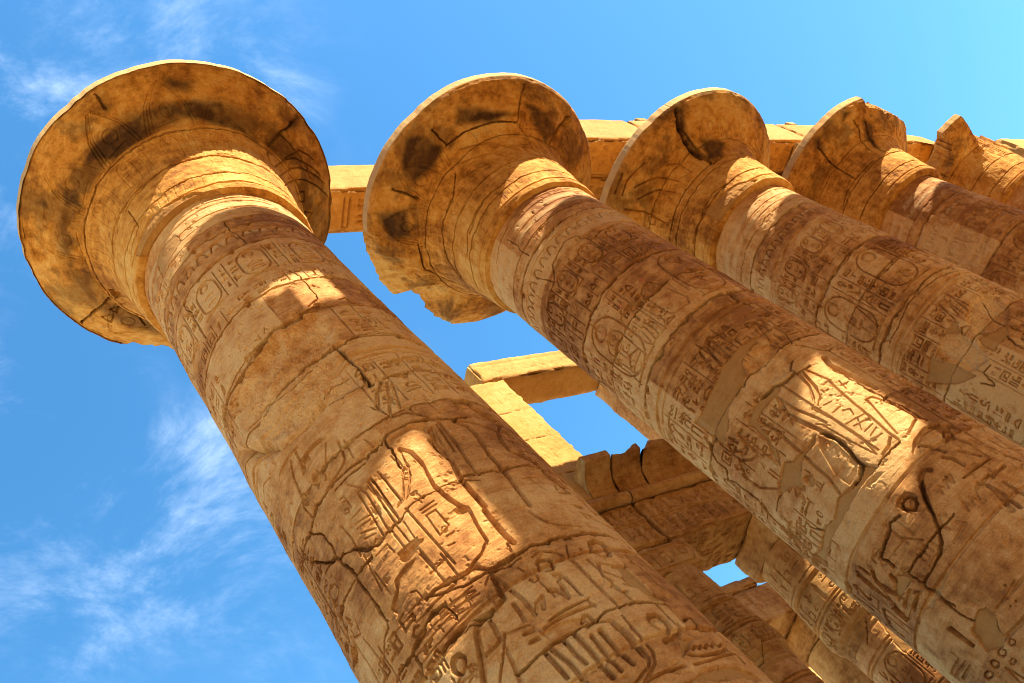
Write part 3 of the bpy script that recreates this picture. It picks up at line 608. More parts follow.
        'd 0 55 -1703,421 -1692,414 -1712,411 -1733,414 -1731,420|c 8 65 -1760,538 -1759,526 -1758,508 -1763,479 -1754,465|g 8 65 -1702,424 -1630,421 -1585,420|'
        'g 8 75 -2067,630 -2086,606|g 8 75 -2182,631 -2175,603|g 6 55 -1954,632 -1959,604 -1970,577|g 7 60 -2073,580 -2212,566 -2198,543|d 0 60 -1529,462 -1521,458 -1536,457|'
        'd 0 60 -1557,441 -1549,439 -1560,437 -1567,439|d 0 55 -1587,442 -1580,440 -1589,439 -1595,441|g 5 40 -2155,465 -1985,460|g 5 40 -2141,459 -1960,450|'
        'g 5 40 -2097,448 -1964,444|g 4 35 -1630,452 -1554,451 -1489,454|g 5 40 -1567,448 -1486,449 -1442,448|g 4 35 -1829,403 -1818,384|g 4 35 -1833,407 -1848,382'),
    2: (
        'p 0 40 -1755,1008 -1934,998 -2021,998 -1939,953 -1855,924 -1729,899 -1734,929 -1764,974 -1768,995|p 0 40 -1487,938 -1299,911 -1354,895 -1519,896 -1521,926|'
        'p 0 30 -1438,1006 -1496,973 -1570,1001 -1613,1004|e 10 40 -1279,1009 -1114,1007 -1057,981 -1133,935 -1274,912 -1392,922 -1473,941 -1423,988|'
        'e 10 40 -1613,1004 -1496,973 -1522,936 -1581,889 -1731,909 -1749,976 -1738,1000|g 5 40 -1453,993 -1386,1057 -1349,1059 -1338,1048 -1393,1005|'
        'g 5 40 -1362,1002 -1329,1058 -1287,1059 -1282,1049 -1330,992|d 0 30 -1676,1255 -1648,1249 -1663,1236 -1707,1232 -1722,1243|'
        'd 0 28 -1727,1186 -1701,1182 -1716,1173 -1745,1175|d 0 28 -1417,1247 -1387,1244 -1400,1235 -1433,1236|d 0 28 -1278,1189 -1243,1187 -1256,1176 -1289,1178|'
        'd 0 28 -1248,1249 -1210,1247 -1218,1234 -1261,1236|c 5 40 -1919,1316 -1767,1315 -1572,1311 -1380,1308 -1259,1317|c 7 45 -1572,1213 -1445,1215 -1318,1213 -1126,1216|'
        'c 5 40 -1862,1106 -1700,1104 -1534,1111 -1328,1109 -1051,1102 -858,1093|g 4 28 -1723,1218 -1672,1259 -1640,1258 -1622,1242 -1667,1152 -1769,1142 -1764,1161 -1723,1218|'
        'g 4 26 -1500,1197 -1362,1185 -1370,1164 -1515,1169 -1500,1197|g 3 22 -1469,1191 -1483,1163|g 3 22 -1440,1188 -1455,1160|g 3 22 -1412,1185 -1424,1161|'
        'c 6 45 -1763,883 -1737,857 -1692,889 -1615,887|c 6 45 -1361,898 -1405,869 -1405,850|c 5 40 -1174,992 -1255,956 -1307,915|g 5 40 -2033,1062 -1878,1062|'
        'g 4 30 -1903,1053 -1679,1060|g 3 26 -1493,1056 -1417,1055|g 3 26 -1500,1049 -1424,1042|g 3 26 -1642,1061 -1603,1051|g 3 26 -1529,1032 -1535,1014'),
}
CR = {
    0: 'c 7 60 -1256,353 -1252,320|c 6 50 -1528,135 -1360,139 -1152,147 -980,148 -760,141 -660,141|k 0 0 -1500,275 -1408,288 -1216,284 -1104,288 -924,288 -796,292 -764,271 -640,235 -792,240 -968,252 -1212,238 -1372,239 -1496,267|k 0 0 -1656,345 -1672,325 -1716,315 -1728,338|k 0 0 -1256,345 -1232,320 -1268,309|k 0 0 -1012,335 -908,327 -936,304 -1008,313|k 0 0 -1612,292 -1576,265 -1668,244 -1692,278|c 9 80 -2260,355 -2224,276 -2148,175|c 6 50 -1476,145 -1616,154 -1780,141 -1980,132|c 6 45 -1512,127 -1520,70 -1692,61|p 0 30 -1660,40 -1632,7 -1480,7 -1248,5 -980,6 -1000,19 -1260,41 -1424,57|s 0 110 -2116,228 -2104,190 -2148,175 -2184,227|g 4 25 -2256,270 -2272,250 -2292,268 -2256,270|g 4 25 -2272,302 -2292,275 -2324,303 -2272,302|g 4 25 -2236,228 -2168,101 -2448,242|g 4 25 -2260,244 -2356,238 -2456,271|k 0 0 -1704,354 -1668,309 -1724,301 -1728,341|c 8 70 -452,355 -492,286 -524,215|c 6 55 -492,286 -268,293|c 6 50 -268,293 -216,295|k 0 0 -488,328 -440,359 -440,325 -492,286|k 0 0 -908,273 -752,273 -576,231 -728,239 -912,253|g 4 30 -468,199 -356,274 -196,327|g 4 30 -432,177 -300,273 -140,337|g 4 30 -432,132 -228,273 -80,343|g 4 30 -204,231 -172,262 -120,257 -168,222 -204,231|g 4 30 -72,246 -36,280 -4,264 -72,246|g 4 30 -396,252 -360,298 -268,326',
    1: 'c 8 80 -1344,321 -1344,276 -1196,273 -1072,269 -900,259|c 6 50 -836,353 -900,259|c 8 80 -528,337 -596,271 -620,224|c 9 90 -1672,325 -1676,263|c 6 50 -1424,219 -1560,189 -1820,184|c 6 50 -1260,96 -1472,103 -1724,92|k 0 0 -1456,360 -1388,330 -1356,275 -1472,268 -1612,284 -1616,314|k 0 0 -1196,328 -1052,296 -912,278 -1072,269 -1256,295|k 0 0 -1340,291 -1300,268 -1340,265|k 0 0 -844,308 -696,299 -600,278 -648,228 -776,267|k 0 0 -1632,349 -1676,356|g 4 28 -1300,248 -1112,224 -944,182|g 4 28 -1348,223 -1152,200 -1016,141|g 4 28 -1388,192 -1204,175 -1116,122|g 4 28 -880,256 -780,206 -680,173|c 6 50 -1592,182 -1760,189 -2040,173 -2180,148|c 6 50 -1472,103 -1672,101 -1896,90|c 7 60 -1948,251 -2148,251 -2364,190|k 0 0 -1796,345 -1732,282 -1896,264 -1920,315',
    2: 'c 16 130 -1212,358 -1268,308 -1268,238 -1204,172|c 12 80 -1248,295 -1204,217 -1196,176|c 7 60 -940,165 -1212,168 -1472,170 -1724,170 -2024,167|c 6 50 -1228,76 -1448,92 -1708,82 -1928,86|c 8 60 -1640,353 -1732,353|p 0 30 -1628,78 -1632,19 -1292,13 -1100,29 -1256,58 -1408,68|k 0 0 -1216,362 -1160,353 -1232,291 -1188,179 -1280,230 -1272,310|k 0 0 -1156,250 -944,219 -1096,171 -1200,183|g 5 30 -1672,307 -1564,263 -1496,199|g 5 30 -1736,287 -1632,239 -1588,185|g 5 30 -1844,240 -1836,222 -1896,218 -1900,234 -1844,240|g 5 30 -1808,314 -1808,257 -1868,181|g 5 30 -1732,332 -1652,335 -1532,315|g 5 30 -1464,259 -1396,236 -1380,189 -1480,204',
    3: 'c 9 80 -1480,328 -1508,245 -1512,158|c 7 60 -1272,153 -1644,158 -1792,152|c 6 50 -1408,78 -1652,81 -1844,81|c 10 80 -1080,292 -1076,223 -1076,160|c 8 60 -1156,315 -1168,252 -1172,183|k 0 0 -1464,360 -1436,350 -1460,302 -1500,331|k 0 0 -1220,361 -1168,344 -1248,332|k 0 0 -1096,303 -988,264 -1092,178 -1128,235',
}

# ------------------------------------------------------------------ great papyrus columns of the nave
S_COL = 7.5
Z_NECK, Z_LIP, Z_TOP, Z_AB = 16.83, 19.53, 19.82, 21.22
R_BASE, R_NECK = 1.743, 1.574
def shaft_r(z, rn): return R_BASE + (rn - R_BASE) * z / Z_NECK
RM = 1.66                                # radius used to unroll the shaft

def bands(R, k, zlo, seed, u0, u1):
    """register lines, frieze, cartouche bands and inscriptions round the shaft"""
    def ring(z, w, d, kind='g'):
        p = [(u, z + .012 * math.sin(u * 3 + z)) for u in np.linspace(u0, u1, 40)]
        (R.groove if kind == 'g' else R.crack)(p, w, d)
    for z in (16.62, 16.48, 16.2, 15.98): ring(z, .026, .010)
    ring(15.78, .05, .03, 'c'); ring(15.25, .03, .018)
    for z, wz in ((16.34, .1), (16.05, .09), (15.1, .05)):
        m = np.clip(1 - np.abs(R.V - z) / wz, 0, 1) ** .5 * (R.WN > .45)
        R.pale = np.maximum(R.pale, m * .6)
    ring(15.45, .065, .07, 'c'); ring(13.15, .085, .085, 'c'); ring(11.22, .09, .085, 'c'); ring(12.2, .05, .04, 'c')
    ring(10.86, .08, .04); ring(10.72, .04, .022); ring(9.45, .06, .055, 'c')
    # khekher frieze
    u = u0
    while u < u1:
        R.groove(arc(u + .14, 14.98 if k else 15.0, .1, .2, 0, 180, 7), .035, .03); u += .3
    if k == 0:
        ring(14.72, .06, .05, 'c')
        cart_band(R, u0 + .2, u1, 13.66, 14.62, .032); script(R, u0, u1, 13.2, 13.55, .26, .02, .022)
    else:
        ring(14.62, .025, .015); cart_band(R, u0, u1, 13.75, 14.55, .032); script(R, u0, u1, 13.22, 13.72, .3, .028, .028)
        if k > 1: cart_band(R, u0, u1, 11.35, 13.05, .04)
    (script(R, math.radians(-110) * RM, u1, 9.6, 10.66, .34, .030, .03), script(R, u0, math.radians(-178) * RM, 9.6, 10.66, .34, .030, .03)) if k == 0 else script(R, u0, u1, 9.55, 10.66, .34, .034, .03)
    if k == 0:
        for th, za, zb, n in ((-205, 7.6, 9.3, 3), (-190, 5.6, 7.2, 4), (-70, 6.6, 9.2, 4), (-95, 11.3, 12.2, 5), (-66, 11.4, 13.0, 4), (-196, 11.6, 12.9, 3)):
            script(R, math.radians(th) * RM, math.radians(th) * RM + .33 * n + .2, za, zb, .3, .03, .026)
    if k == 1:
        for th, za, zb, n in ((-95, 6.6, 9.2, 4), (-78, 7.0, 9.3, 3), (-222, 6.7, 7.6, 4), (-238, 6.8, 9.2, 3), (-176, 8.1, 9.2, 3), (-196, 8.5, 9.3, 2)):
            script(R, math.radians(th) * RM, math.radians(th) * RM + .33 * n + .2, za, zb, .3, .032, .03)
        script(R, u0, u1, 11.9, 12.15, .3, .02, .026)
        cart_band(R, u0, math.radians(-165) * RM, 11.35, 13.05, .036); cart_band(R, math.radians(-112) * RM, u1, 11.35, 13.05, .036)
    text_row(R, u0, u1, 15.55, 15.72, .2, .010, .02)
    if k != 0: text_row(R, u0, u1, 5.35, 6.3, .45, .02, .035)
    if k >= 2:
        for i in range(4): figure(R, u0 + 1.2 + i * 2.1, 6.7, 2.4, 1 if i % 2 else -1)
        for i in range(5): script(R, u0 + .3 + i * 1.1, u0 + 1.0 + i * 1.1, 7.6, 9.3, .3, .03, .03)
    ring(6.45, .05, .03); ring(5.25, .05, .03)

def make_shaft(k, rn, th0, th1, zlo, dz, dth, parent):
    ths = np.radians(np.concatenate([np.arange(th0, th1, dth), np.linspace(th1, th0 + 360, 30)[:-1]]))
    zs = np.concatenate([np.arange(0, zlo, .8), np.arange(zlo, 11.2, dz * .7), np.arange(max(zlo, 11.2), Z_NECK, dz), [Z_NECK + .02]])
    R = Relief(ths * RM, zs, 10 + k)
    u0, u1 = math.radians(th0) * RM, math.radians(th1) * RM
    bands(R, k, zlo, k, u0, u1)
    if k == 0:                           # the bands on the nearest column are rubbed out where the stone is lost
        pass
    if k in TR: R.trace(TR[k], math.radians(.1) * RM, .01, 0.8 if k == 0 else .85)
    # half-drum joints
    jr = np.random.RandomState(40 + k)
    for za, zb in ((13.15, 15.45), (11.22, 13.15), (9.45, 11.22), (7.6, 9.45), (5.25, 7.6)):
        u = u0 + jr.rand() * 2
        while u < u1 and k >= 2:
            R.crack([(u, za), (u + .03, zb)], .05, .04); u += 3.6 + jr.rand()
    # chips knocked out along the drum joints
    for z, n in ((15.45, 9), (14.72, 7), (13.15, 12), (12.2, 8), (11.22, 12), (9.45, 10), (7.6, 7), (6.45, 6), (5.25, 6)):
        for _ in range(n):
            u = u0 + jr.rand() * (u1 - u0); w, h = .06 + .22 * jr.rand() ** 2, .03 + .09 * jr.rand() ** 1.5
            a = np.linspace(0, 2 * np.pi, 8)[:-1]; q = .6 + .8 * jr.rand(7)
            R.poly(np.stack([u + w * q * np.cos(a), z - .3 * h + h * q * np.sin(a)], 1), .03 + .05 * jr.rand(), 'e', .03)
    U, V = R.U, R.V
    cover = 1 - .55 * R.plaster
    zr = np.array([0, 5.25, 6.45, 7.6, 9.45, 11.22, 12.2, 13.15, 14.7, 15.45, 15.78, 99]); zi = np.searchsorted(zr, V + .10 * (R.WN - .5)) if False else np.searchsorted(zr, V)
    cut = np.array([0, 1.4, .5, 2.1, 1.0, 2.6, .2, 1.7, .9, 2.3, 1.2, .4, 0])
    bi = np.floor((U - cut[zi]) / 2.6).astype(int)
    R.tone = (((zi * 7 + bi * 13 + k * 5) % 11) / 11.0 - .36).astype(np.float32) * .16
    R.tone += .05 * R.rough
    # soft swelling, bedding and wear of the surface
    H = R.H + cover * (.05 * (fbm2(U, V, .9, 3, .5, k) - .5) + .020 * (fbm2(U, V, 5, 5, .62, k + 9) - .5) + 0.009 * (fbm2(U * .30, V * 1.6, 15, 4, .62, k + 3) - .5))
    pit = np.clip(fbm2(U, V, 9, 3, .6, k + 21) - .66, 0, 1) * 4
    H = H - cover * np.clip(pit, 0, 1) * .03 - R.rough * .05 * np.clip(fbm2(U, V, 14, 4, .65, k + 33) - .35, 0, 1)
    rr = shaft_r(V, rn) + H
    T = np.broadcast_to(ths, rr.shape)
    P = np.stack([rr * np.cos(T), rr * np.sin(T), V], -1)
    return mesh_obj('shaft', P, grid_quads(len(zs), len(ths), True), STONE, parent, k > 2, marks(R))

PROF = np.array([(1.50, 16.79), (1.62, 16.79), (1.73, 16.83), (1.76, 16.95), (1.76, 17.15), (1.81, 17.5), (1.87, 17.9), (1.92, 18.3), (2.02, 18.6), (2.17, 18.83), (2.26, 18.90), (2.6, 19.05), (2.9, 19.22), (3.15, 19.38), (3.27, 19.47), (3.32, 19.55)])
S_ = np.r_[0, np.cumsum(np.hypot(*np.diff(PROF, axis=0).T))]
def make_capital(k, drl, breaks, parent, nth=420, ns=150):
    """open papyrus bell with a wide lip; breaks = [(angle, half width, radius left)]"""
    ths = np.radians(np.linspace(-330, 30, nth + 1)[:-1])
    ss = np.linspace(0, S_[-1], ns)
    pr, pz = np.interp(ss, S_, PROF[:, 0]), np.interp(ss, S_, PROF[:, 1])
    pr = pr + np.clip((pr - 2.2) / 1.1, 0, 1) * drl
    R = Relief(ths * 2.0, ss, 60 + k)
    # bands of the bell: courses, sepals, cartouches, and the looping plants of the lip
    def ring(s, w, d, kind='g'):
        p = [(u, s) for u in np.linspace(R.us[0], R.us[-1], 60)]
        (R.groove if kind == 'g' else R.crack)(p, w, d)
    ring(.42, .05, .03, 'g'); ring(.80, .06, .045, 'c'); ring(1.45, .07, .05, 'c'); ring(2.33, .05, .03, 'c')
    u = R.us[0]
    while u < R.us[-1]:
        R.groove([(u, .48), (u + .05, .78)], .025, .006)
        if grng.rand() < .6: R.groove([(u, .86), (u + .02, 1.4)], .028, .005)
        u += .2
    u = R.us[0] + .1
    while u < R.us[-1]:
        cartouche(R, u, 1.55, .32, .7, .012, .028)
        R.groove([(u + .45, 1.5), (u + .5, 1.9), (u + .46, 2.3)], .03, .008); R.groove([(u + .62, 1.5), (u + .6, 2.3)], .03, .008)
        
        if grng.rand() < .75:
            w_ = .004 + .012 * grng.rand()
            for o in (0, .07, .14):
                R.groove([(u - .1 + o, 2.42), (u + .05 + o * .6, 2.9), (u + .3 + o * .2, 3.3)], .03, w_)
                if grng.rand() < .7: R.groove([(u + .8 - o, 2.42), (u + .65 - o * .6, 2.9), (u + .4 - o * .2, 3.3)], .03, w_)
            R.groove(arc(u + .35, 2.75, .08 + .04 * grng.rand(), .14, 0, 360, 12), .03, w_)
            R.groove([(u - .05, 2.5), (u + .1, 2.46), (u + .5, 2.52)], .03, w_)
        u += .93
    if k in CR: R.trace(CR[k], math.radians(.1) * 2.0, .01, 1.4)
    U, V = R.U, R.V
    f = np.clip((V - 2.3) / .3, 0, 1)
    T = np.broadcast_to(ths, V.shape)
    # noise that closes on itself round the bell
    pc = np.stack([np.cos(T) * 2, np.sin(T) * 2, V], -1)
    big, fine = fbm3(pc + k * 9, .9, 3), fbm3(pc + 31 + k * 9, 4.0, 4, .6)
    H = R.H * (.75 + .4 * f) + .10 * (big - .5) * (.4 + .6 * f) + .05 * (fine - .5) - .06 * np.clip(fbm3(pc + 70, 3.0, 3) - .55, 0, 1) * 3 * (.3 + .7 * f)
    if k == 0: H = H - .12 * sstep(2.385, 2.40, V)
    soot = sstep(.47, .62, fbm3(pc * [1, 1, .8] + 13 + 5 * k, 1.5, 6, .66)) * (.08 + .92 * f) * .6
    if k == 0: soot = np.maximum(soot, sstep(2.36, 2.5, V) * sstep(3.1, 2.75, V) * sstep(.30, .5, fbm3(pc + 5, 2.0, 4, .6)) * .8)
    R.stain = np.maximum(np.maximum(R.stain, soot), 0)
    dr, dz = np.gradient(pr, ss), np.gradient(pz, ss)
    rr = pr[:, None] + H * dz[:, None]; zz = pz[:, None] - H * dr[:, None]
    # rim, top face
    e_ = rr[-1:]; rr = np.concatenate([rr, e_ + .012, e_ + .015, e_ + .015, e_ + .015, e_ + .015, e_ + .01, e_ - .02, e_ - .15, e_ * .3, e_ * 0 + .01], 0)
    z_ = zz[-1:] * 0; zz = np.concatenate([zz] + [z_ + q for q in (19.57, 19.585, 19.65, 19.72, 19.79, 19.815, Z_TOP, Z_TOP, Z_TOP, Z_TOP)], 0)
    n = len(rr); T = np.broadcast_to(ths, rr.shape)
    pa = lambda a: np.concatenate([a] + [np.zeros((1, a.shape[1]))] * 10, 0)
    # chipped edge and broken-away pieces
    edge = fbm3(np.stack([np.cos(ths) * 4, np.sin(ths) * 4, ths * 0 + k], -1), 2.2, 4, .6)
    lim = 3.32 + drl - .10 * np.clip(edge - .50, 0, 1) * 4
    lim_top = lim.copy()
    for a, w, r, rt in breaks:
        dd = np.abs((np.degrees(ths) - a + 180) % 360 - 180)
        wob = fbm3(np.stack([np.cos(ths) * 3, np.sin(ths) * 3, ths * 0 + a], -1), 2.5, 4, .6) - .5
        so = max(4, .6 * w) if k == 3 else 5
        m = sstep(w + so, w - so, dd + wob * (6 if k == 3 else 14))
        lim = lim * (1 - m) + np.minimum(lim, r + wob * .35) * m
        lim_top = lim_top * (1 - m) + np.minimum(lim_top, rt + wob * .3) * m
    pn = np.stack([rr * np.cos(T), rr * np.sin(T), zz], -1)
    tz = np.clip((zz - 19.05) / .75, 0, 1)
    L = lim[None, :] * (1 - tz) + lim_top[None, :] * tz + .14 * (fbm3(pn + 3, 2.6, 4, .6) - .5)
    L = np.maximum(L, 1.6)
    rr = np.minimum(rr, np.where((lim[None, :] < 3.17 + drl), L, 9))
    P = np.stack([rr * np.cos(T), rr * np.sin(T), zz], -1)
    at = {'marks': np.stack([pa(R.plaster), pa(R.stain), pa(R.red), np.ones((n, nth))], -1).reshape(-1, 4), 'pale': np.concatenate([R.pale] + [np.where(lim > 3.12 + drl, .75 if k < 3 else .5, 0)[None, :]] * 10, 0).ravel()}  # sunlit cream put into the rim colour, weaker on the farther capitals
    return mesh_obj('capital', P, grid_quads(n, nth, True), CAPST, parent, False, at)

def make_base(parent):
    th = np.linspace(0, 2 * np.pi, 73)[:-1]; pr = [(1.74, .62), (2.35, .55), (2.45, .42), (2.45, 0.0)]
    P = np.array([[(r * math.cos(t), r * math.sin(t), z) for t in th] for r, z in pr])[::-1]
    return mesh_obj('column_base', P, grid_quads(4, 72, True), STONE, parent)

DRN = [.042, -.047, -.152, .127]
COLS = [  # x, y, rn, drl, th0, th1, zlo, dz, dth, breaks, label
    (0.0, 0.0, R_NECK + .018, -.015, -222, -28, 4.4, .0098, .235, [(-254, 11, 3.02, 3.12)], 'nearest great carved sandstone column, leftmost, round capital whole, sunlit patch low on its shaft'),
    (7.516, .058, R_NECK + .042, .068, -245, -55, 3.6, .0148, .40, [(-202, 12, 3.1, 3.42), (-222, 20, 2.48, 3.32), (-238, 8, 2.25, 2.95), (-249, 8, 2.25, 3.15)], 'second great carved column from the left, its capital rim broken off at the lower left'),
    (14.958, .096, R_NECK - .047, .05, -255, -65, 6.0, .020, .6, [], 'third great carved column from the left, thin unbroken capital rim with one dark furrow beneath'),
    (22.514, -.083, R_NECK - .08, -.061, -260, -70, 9.0, .032, 1.0, [(-76, 26, 2.88, 2.96)], 'fourth great carved column from the left, the upper edge of its capital worn ragged'),
    (30.0, 0.0, R_NECK, 0.0, -260, -70, 11.0, .045, 1.3, [(-94, 27, 1.92, 2.02), (-56, 20, 2.08, 2.2), (-12, 34, 2.5, 2.75), (95, 85, 2.1, 2.25), (-165, 21, 2.3, 2.55)], 'fifth column from the left, its capital broken down to two upright stone prongs'),
    (37.5, 0.0, R_NECK, 0.0, -260, -70, 12.0, .06, 1.6, [(-90, 89, 2.15, 2.3), (90, 89, 2.2, 2.3)], 'farthest column, only the broken stump of its capital showing at the right edge'),
]
for k, (x, y, rn, drl, a0, a1, zlo, dz, dth, br, lab) in enumerate(COLS):
    t = thing('papyrus_column', lab, 'column', (x, y, 0), 'great papyrus columns in a row')
    make_shaft(k, rn, a0, a1, zlo, dz, dth, t)
    make_capital(k, drl, br, t, 960 if k < 3 else 560, 270 if k < 3 else 190)
    make_base(t)
    if k != 4:
        zt = Z_AB if k < 4 else 22.0
        block('abacus', (x - 1.32, y - 1.28, Z_TOP - .05), (x + 1.32, y + 1.28, zt), BRIGHT, t, .2, .03, .08, 200 + k)

# ------------------------------------------------------------------ architraves on the great row: twin slabs side by side
def beam_glyphs(R):
    u1, v1 = R.us[-1], R.vs[-1]
    text_row(R, .3, u1 - .3, .25, v1 - .2, .5, .055, .05)
    R.groove([(0, .16), (u1, .16)], .04, .02); R.groove([(0, v1 - .14), (u1, v1 - .14)], .04, .02)
GB = 'architrave slabs on the great row'
def beam(name, lo, hi, lab, seed, cat='stone beam', mat=None, edit=None, group=GB, **kw):
    o = block(name, lo, hi, mat or BRIGHT, None, .07, .06, .20, seed, face=(2, -1), relief=beam_glyphs, rstep=.05, edit=edit, **kw)
    return tag(o, lab, cat, group)
beam('architrave', (-.6, .08, Z_AB), (8.0, 1.36, 23.15), 'single sunlit architrave slab bridging the gap between the two nearest capitals', 301)
def chopped(P):
    f = sstep(27.5, 30.6, P[..., 0]); n = fbm3(P, 1.3, 3)
    P = P.copy(); P[..., 2] = np.where(P[..., 2] > 22, P[..., 2] - f * (1.2 + .5 * n), P[..., 2]); return P
for i, (xa, xb, lab) in enumerate(((7.1, 15.0, 'front architrave slab between the second and third capitals, bright sunlit face'), (15.03, 22.5, 'front architrave slab between the third and fourth capitals, bright sunlit face'), (22.53, 30.4, 'front architrave slab beyond the fourth capital, its far end broken down'))):
    beam('architrave', (xa, -1.28, Z_AB + .02), (xb, -.02, 23.36), lab, 310 + i, edit=chopped if i == 2 else None)
for i, (xa, xb, lab) in enumerate(((8.03, 15.0, 'rear architrave slab hidden close behind the front slab of the second gap'), (15.03, 22.5, 'rear architrave slab hidden close behind the front slab of the third gap'), (22.53, 27.9, 'rear architrave slab behind the broken front slab past the fourth capital'))):
    beam('architrave', (xa, .03, Z_AB + .24), (xb, 1.3, 23.1), lab, 320 + i)
for i, (x, z, w, lab) in enumerate(((15.75, 23.28, .65, 'small loose stone on the beam left of the third capital'), (23.6, 23.28, .6, 'small loose stone on the beam between the third and fourth capitals'))):
    o = block('loose_stone', (x, -1.24, z), (x + w, -.75, z + .55), DARKST, None, .05, .10, .14, 340 + i); tag(o, lab, 'stone', 'loose stones on the beams')

# ------------------------------------------------------------------ clerestory remains above the side aisle
def pier_relief(R):
    u1, v1 = R.us[-1], R.vs[-1]
    for z in (1.35, 3.1, 4.55): R.crack([(0, z), (u1, z + .05)], .05, .03)
    figure(R, .35, 1.5, 1.35, 1, .018, .03); figure(R, 1.15, 3.2, 1.2, -1, .018, .03); text_row(R, .15, u1 - .1, 5.0, 5.9, .3, .015, .025)
p1 = block('clerestory_pier', (9.37, 7.0, 15.2), (10.87, 8.42, 21.6), BRIGHT, None, .1, .03, .07, 401, face=(1, -1), relief=pier_relief, rstep=.04)
tag(p1, 'sunlit square stone pier of the clerestory rising behind the nearest column', 'pier', 'clerestory piers')
p2 = block('clerestory_pier', (15.26, 7.1, 15.2), (16.9, 8.55, 21.7), STONE, None, .1, .03, .07, 402)
tag(p2, 'shaded side of the second clerestory pier, close to the left edge of the second column', 'pier', 'clerestory piers')
def lint(R):
    R.crack([(.2, .1), (1.2, .5), (2.6, .4), (4.5, .7)], .04, .02); R.groove([(0, .9), (R.us[-1], .95)], .04, .02)
shade_blk = block('added_shade_wall', (16.95, 7.1, 15.2), (25.0, 8.4, 22.8), STONE, None, .3, .03, .07, 404)  # unseen slab added to keep the sun off the second side row
tag(shade_blk, 'plain wall added unseen behind the second great column to shade the aisle', 'wall')
ln = block('clerestory_lintel', (10.12, 7.02, 21.63), (16.6, 8.44, 22.90), BRIGHT, None, .1, .05, .12, 403, face=(1, -1), relief=lint, rstep=.06)
tag(ln, 'sunlit stone lintel lying across the clerestory piers, blue sky below it', 'stone beam')

# ------------------------------------------------------------------ side aisle: bud columns, architraves, cavetto cornice
BPROF = np.array([(1.16, 0.6), (1.17, 3.0), (1.15, 6.5), (1.13, 8.80), (1.10, 8.84), (1.13, 8.90), (1.13, 8.96), (1.10, 9.0), (1.14, 9.05), (1.14, 9.11), (1.11, 9.15), (1.16, 9.19), (1.22, 9.28), (1.27, 9.5), (1.255, 9.8), (1.21, 10.25), (1.16, 10.8), (1.11, 11.3), (1.06, 12.16)])
def bud_relief(R):
    u0, u1 = R.us[0], R.us[-1]
    def ring(z, w, d): R.groove([(u, z) for u in np.linspace(u0, u1, 30)], w, d)
    for z in (9.95, 10.05, 10.75, 10.83, 8.4, 8.3, 6.9): ring(z, .05, .045)
    R.crack([(u, 11.0) for u in np.linspace(u0, u1, 30)], .05, .03)
    cart_band(R, u0, u1, 9.3, 9.92, .03); text_row(R, u0, u1, 10.1, 10.7, .34, .03, .035); cart_band(R, u0, u1, 7.0, 8.25, .03); text_row(R, u0, u1, 11.2, 11.9, .4, .025, .035)
    R.poly([(-3.0, 7.9), (-2.6, 7.7), (-2.2, 8.1), (-2.3, 8.6), (-2.8, 8.8)], .02, 'p')
    R.crack([(-3.4, 8.7), (-2.9, 9.1), (-2.2, 9.0), (-1.8, 9.5)], .05, .04)
def make_bud(parent, fine=True, f=1.0):
    ths = np.radians(np.linspace(-300, 60, 330 if fine else 90)[:-1])
    zs = np.concatenate([np.arange(.6, 6.4, .6), np.arange(6.4, 12.17, .028 if fine else .1)])
    R = Relief(ths * 1.15, zs, 77)
    if fine: bud_relief(R)
    T = np.broadcast_to(ths, R.V.shape); pc = np.stack([np.cos(T) * 1.2, np.sin(T) * 1.2, R.V], -1)
    rr = np.interp(R.V, BPROF[:, 1], BPROF[:, 0]) * f + R.H + .05 * (fbm3(pc, 2.2, 4, .6) - .5)
    P = np.stack([rr * np.cos(T), rr * np.sin(T), R.V], -1)
    sh = zs < 8.82; ns = int(sh.sum())
    mk = marks(R); n = len(ths)
    mesh_obj('shaft', P[:ns + 1], grid_quads(ns + 1, n, True), STONE, parent, False, {'marks': mk['marks'][:(ns + 1) * n], 'pale': mk['pale'][:(ns + 1) * n]})
    mesh_obj('capital', P[ns:], grid_quads(len(zs) - ns, n, True), DARKST, parent, False, {'marks': mk['marks'][ns * n:], 'pale': mk['pale'][ns * n:]})
    th = np.linspace(0, 2 * np.pi, 49)[:-1]
    B = np.array([[(r * math.cos(t), r * math.sin(t), z) for t in th] for r, z in ((1.75, 0), (1.75, .45), (1.62, .58), (1.1, .62))])
    mesh_obj('column_base', B, grid_quads(4, 48, True), DARKST, parent)
def abacus_relief(R):
    u1, v1 = R.us[-1], R.vs[-1]
    R.groove([(.15, .2), (u1 - .3, .2), (u1 - .12, v1 / 2), (u1 - .3, v1 - .2), (.15, v1 - .2), (.05, v1 / 2), (.15, .2)], .05, .03)
    R.disc((u1 - .42, v1 * .55), .15, 'd', .04)
    for i, g in enumerate((9, 12, 5, 11)): sign(R, g, .22 + i * .3, .3, .27, v1 - .6, .03, .045)
BUDS = [(10.2, 8.0, 1.0, True, 'closed-bud side column standing behind the nearest shaft, cartouche block on its top'),
        (15.05, 8.02, 1.06, True, 'orange-brown closed-bud side column half hidden behind the second shaft'),
        (20.05, 13.85, 1.0, False, 'dim closed-bud column of the second side row, seen low between the two nearer ones')]
BG = 'closed-bud columns of the side aisle'
for i, (x, y, f, fine, lab) in enumerate(BUDS):
    t = thing('bud_column', lab, 'column', (x, y, 0), BG)
    make_bud(t, fine, f)
    block('abacus', (x - 1.02, y - 1.0, 12.14), (x + 1.02, y + 1.0, 13.18), DARKST, t, .1, .02, .04, 420 + i, face=(1, -1), relief=abacus_relief if fine else None, rstep=.03 if fine else None)

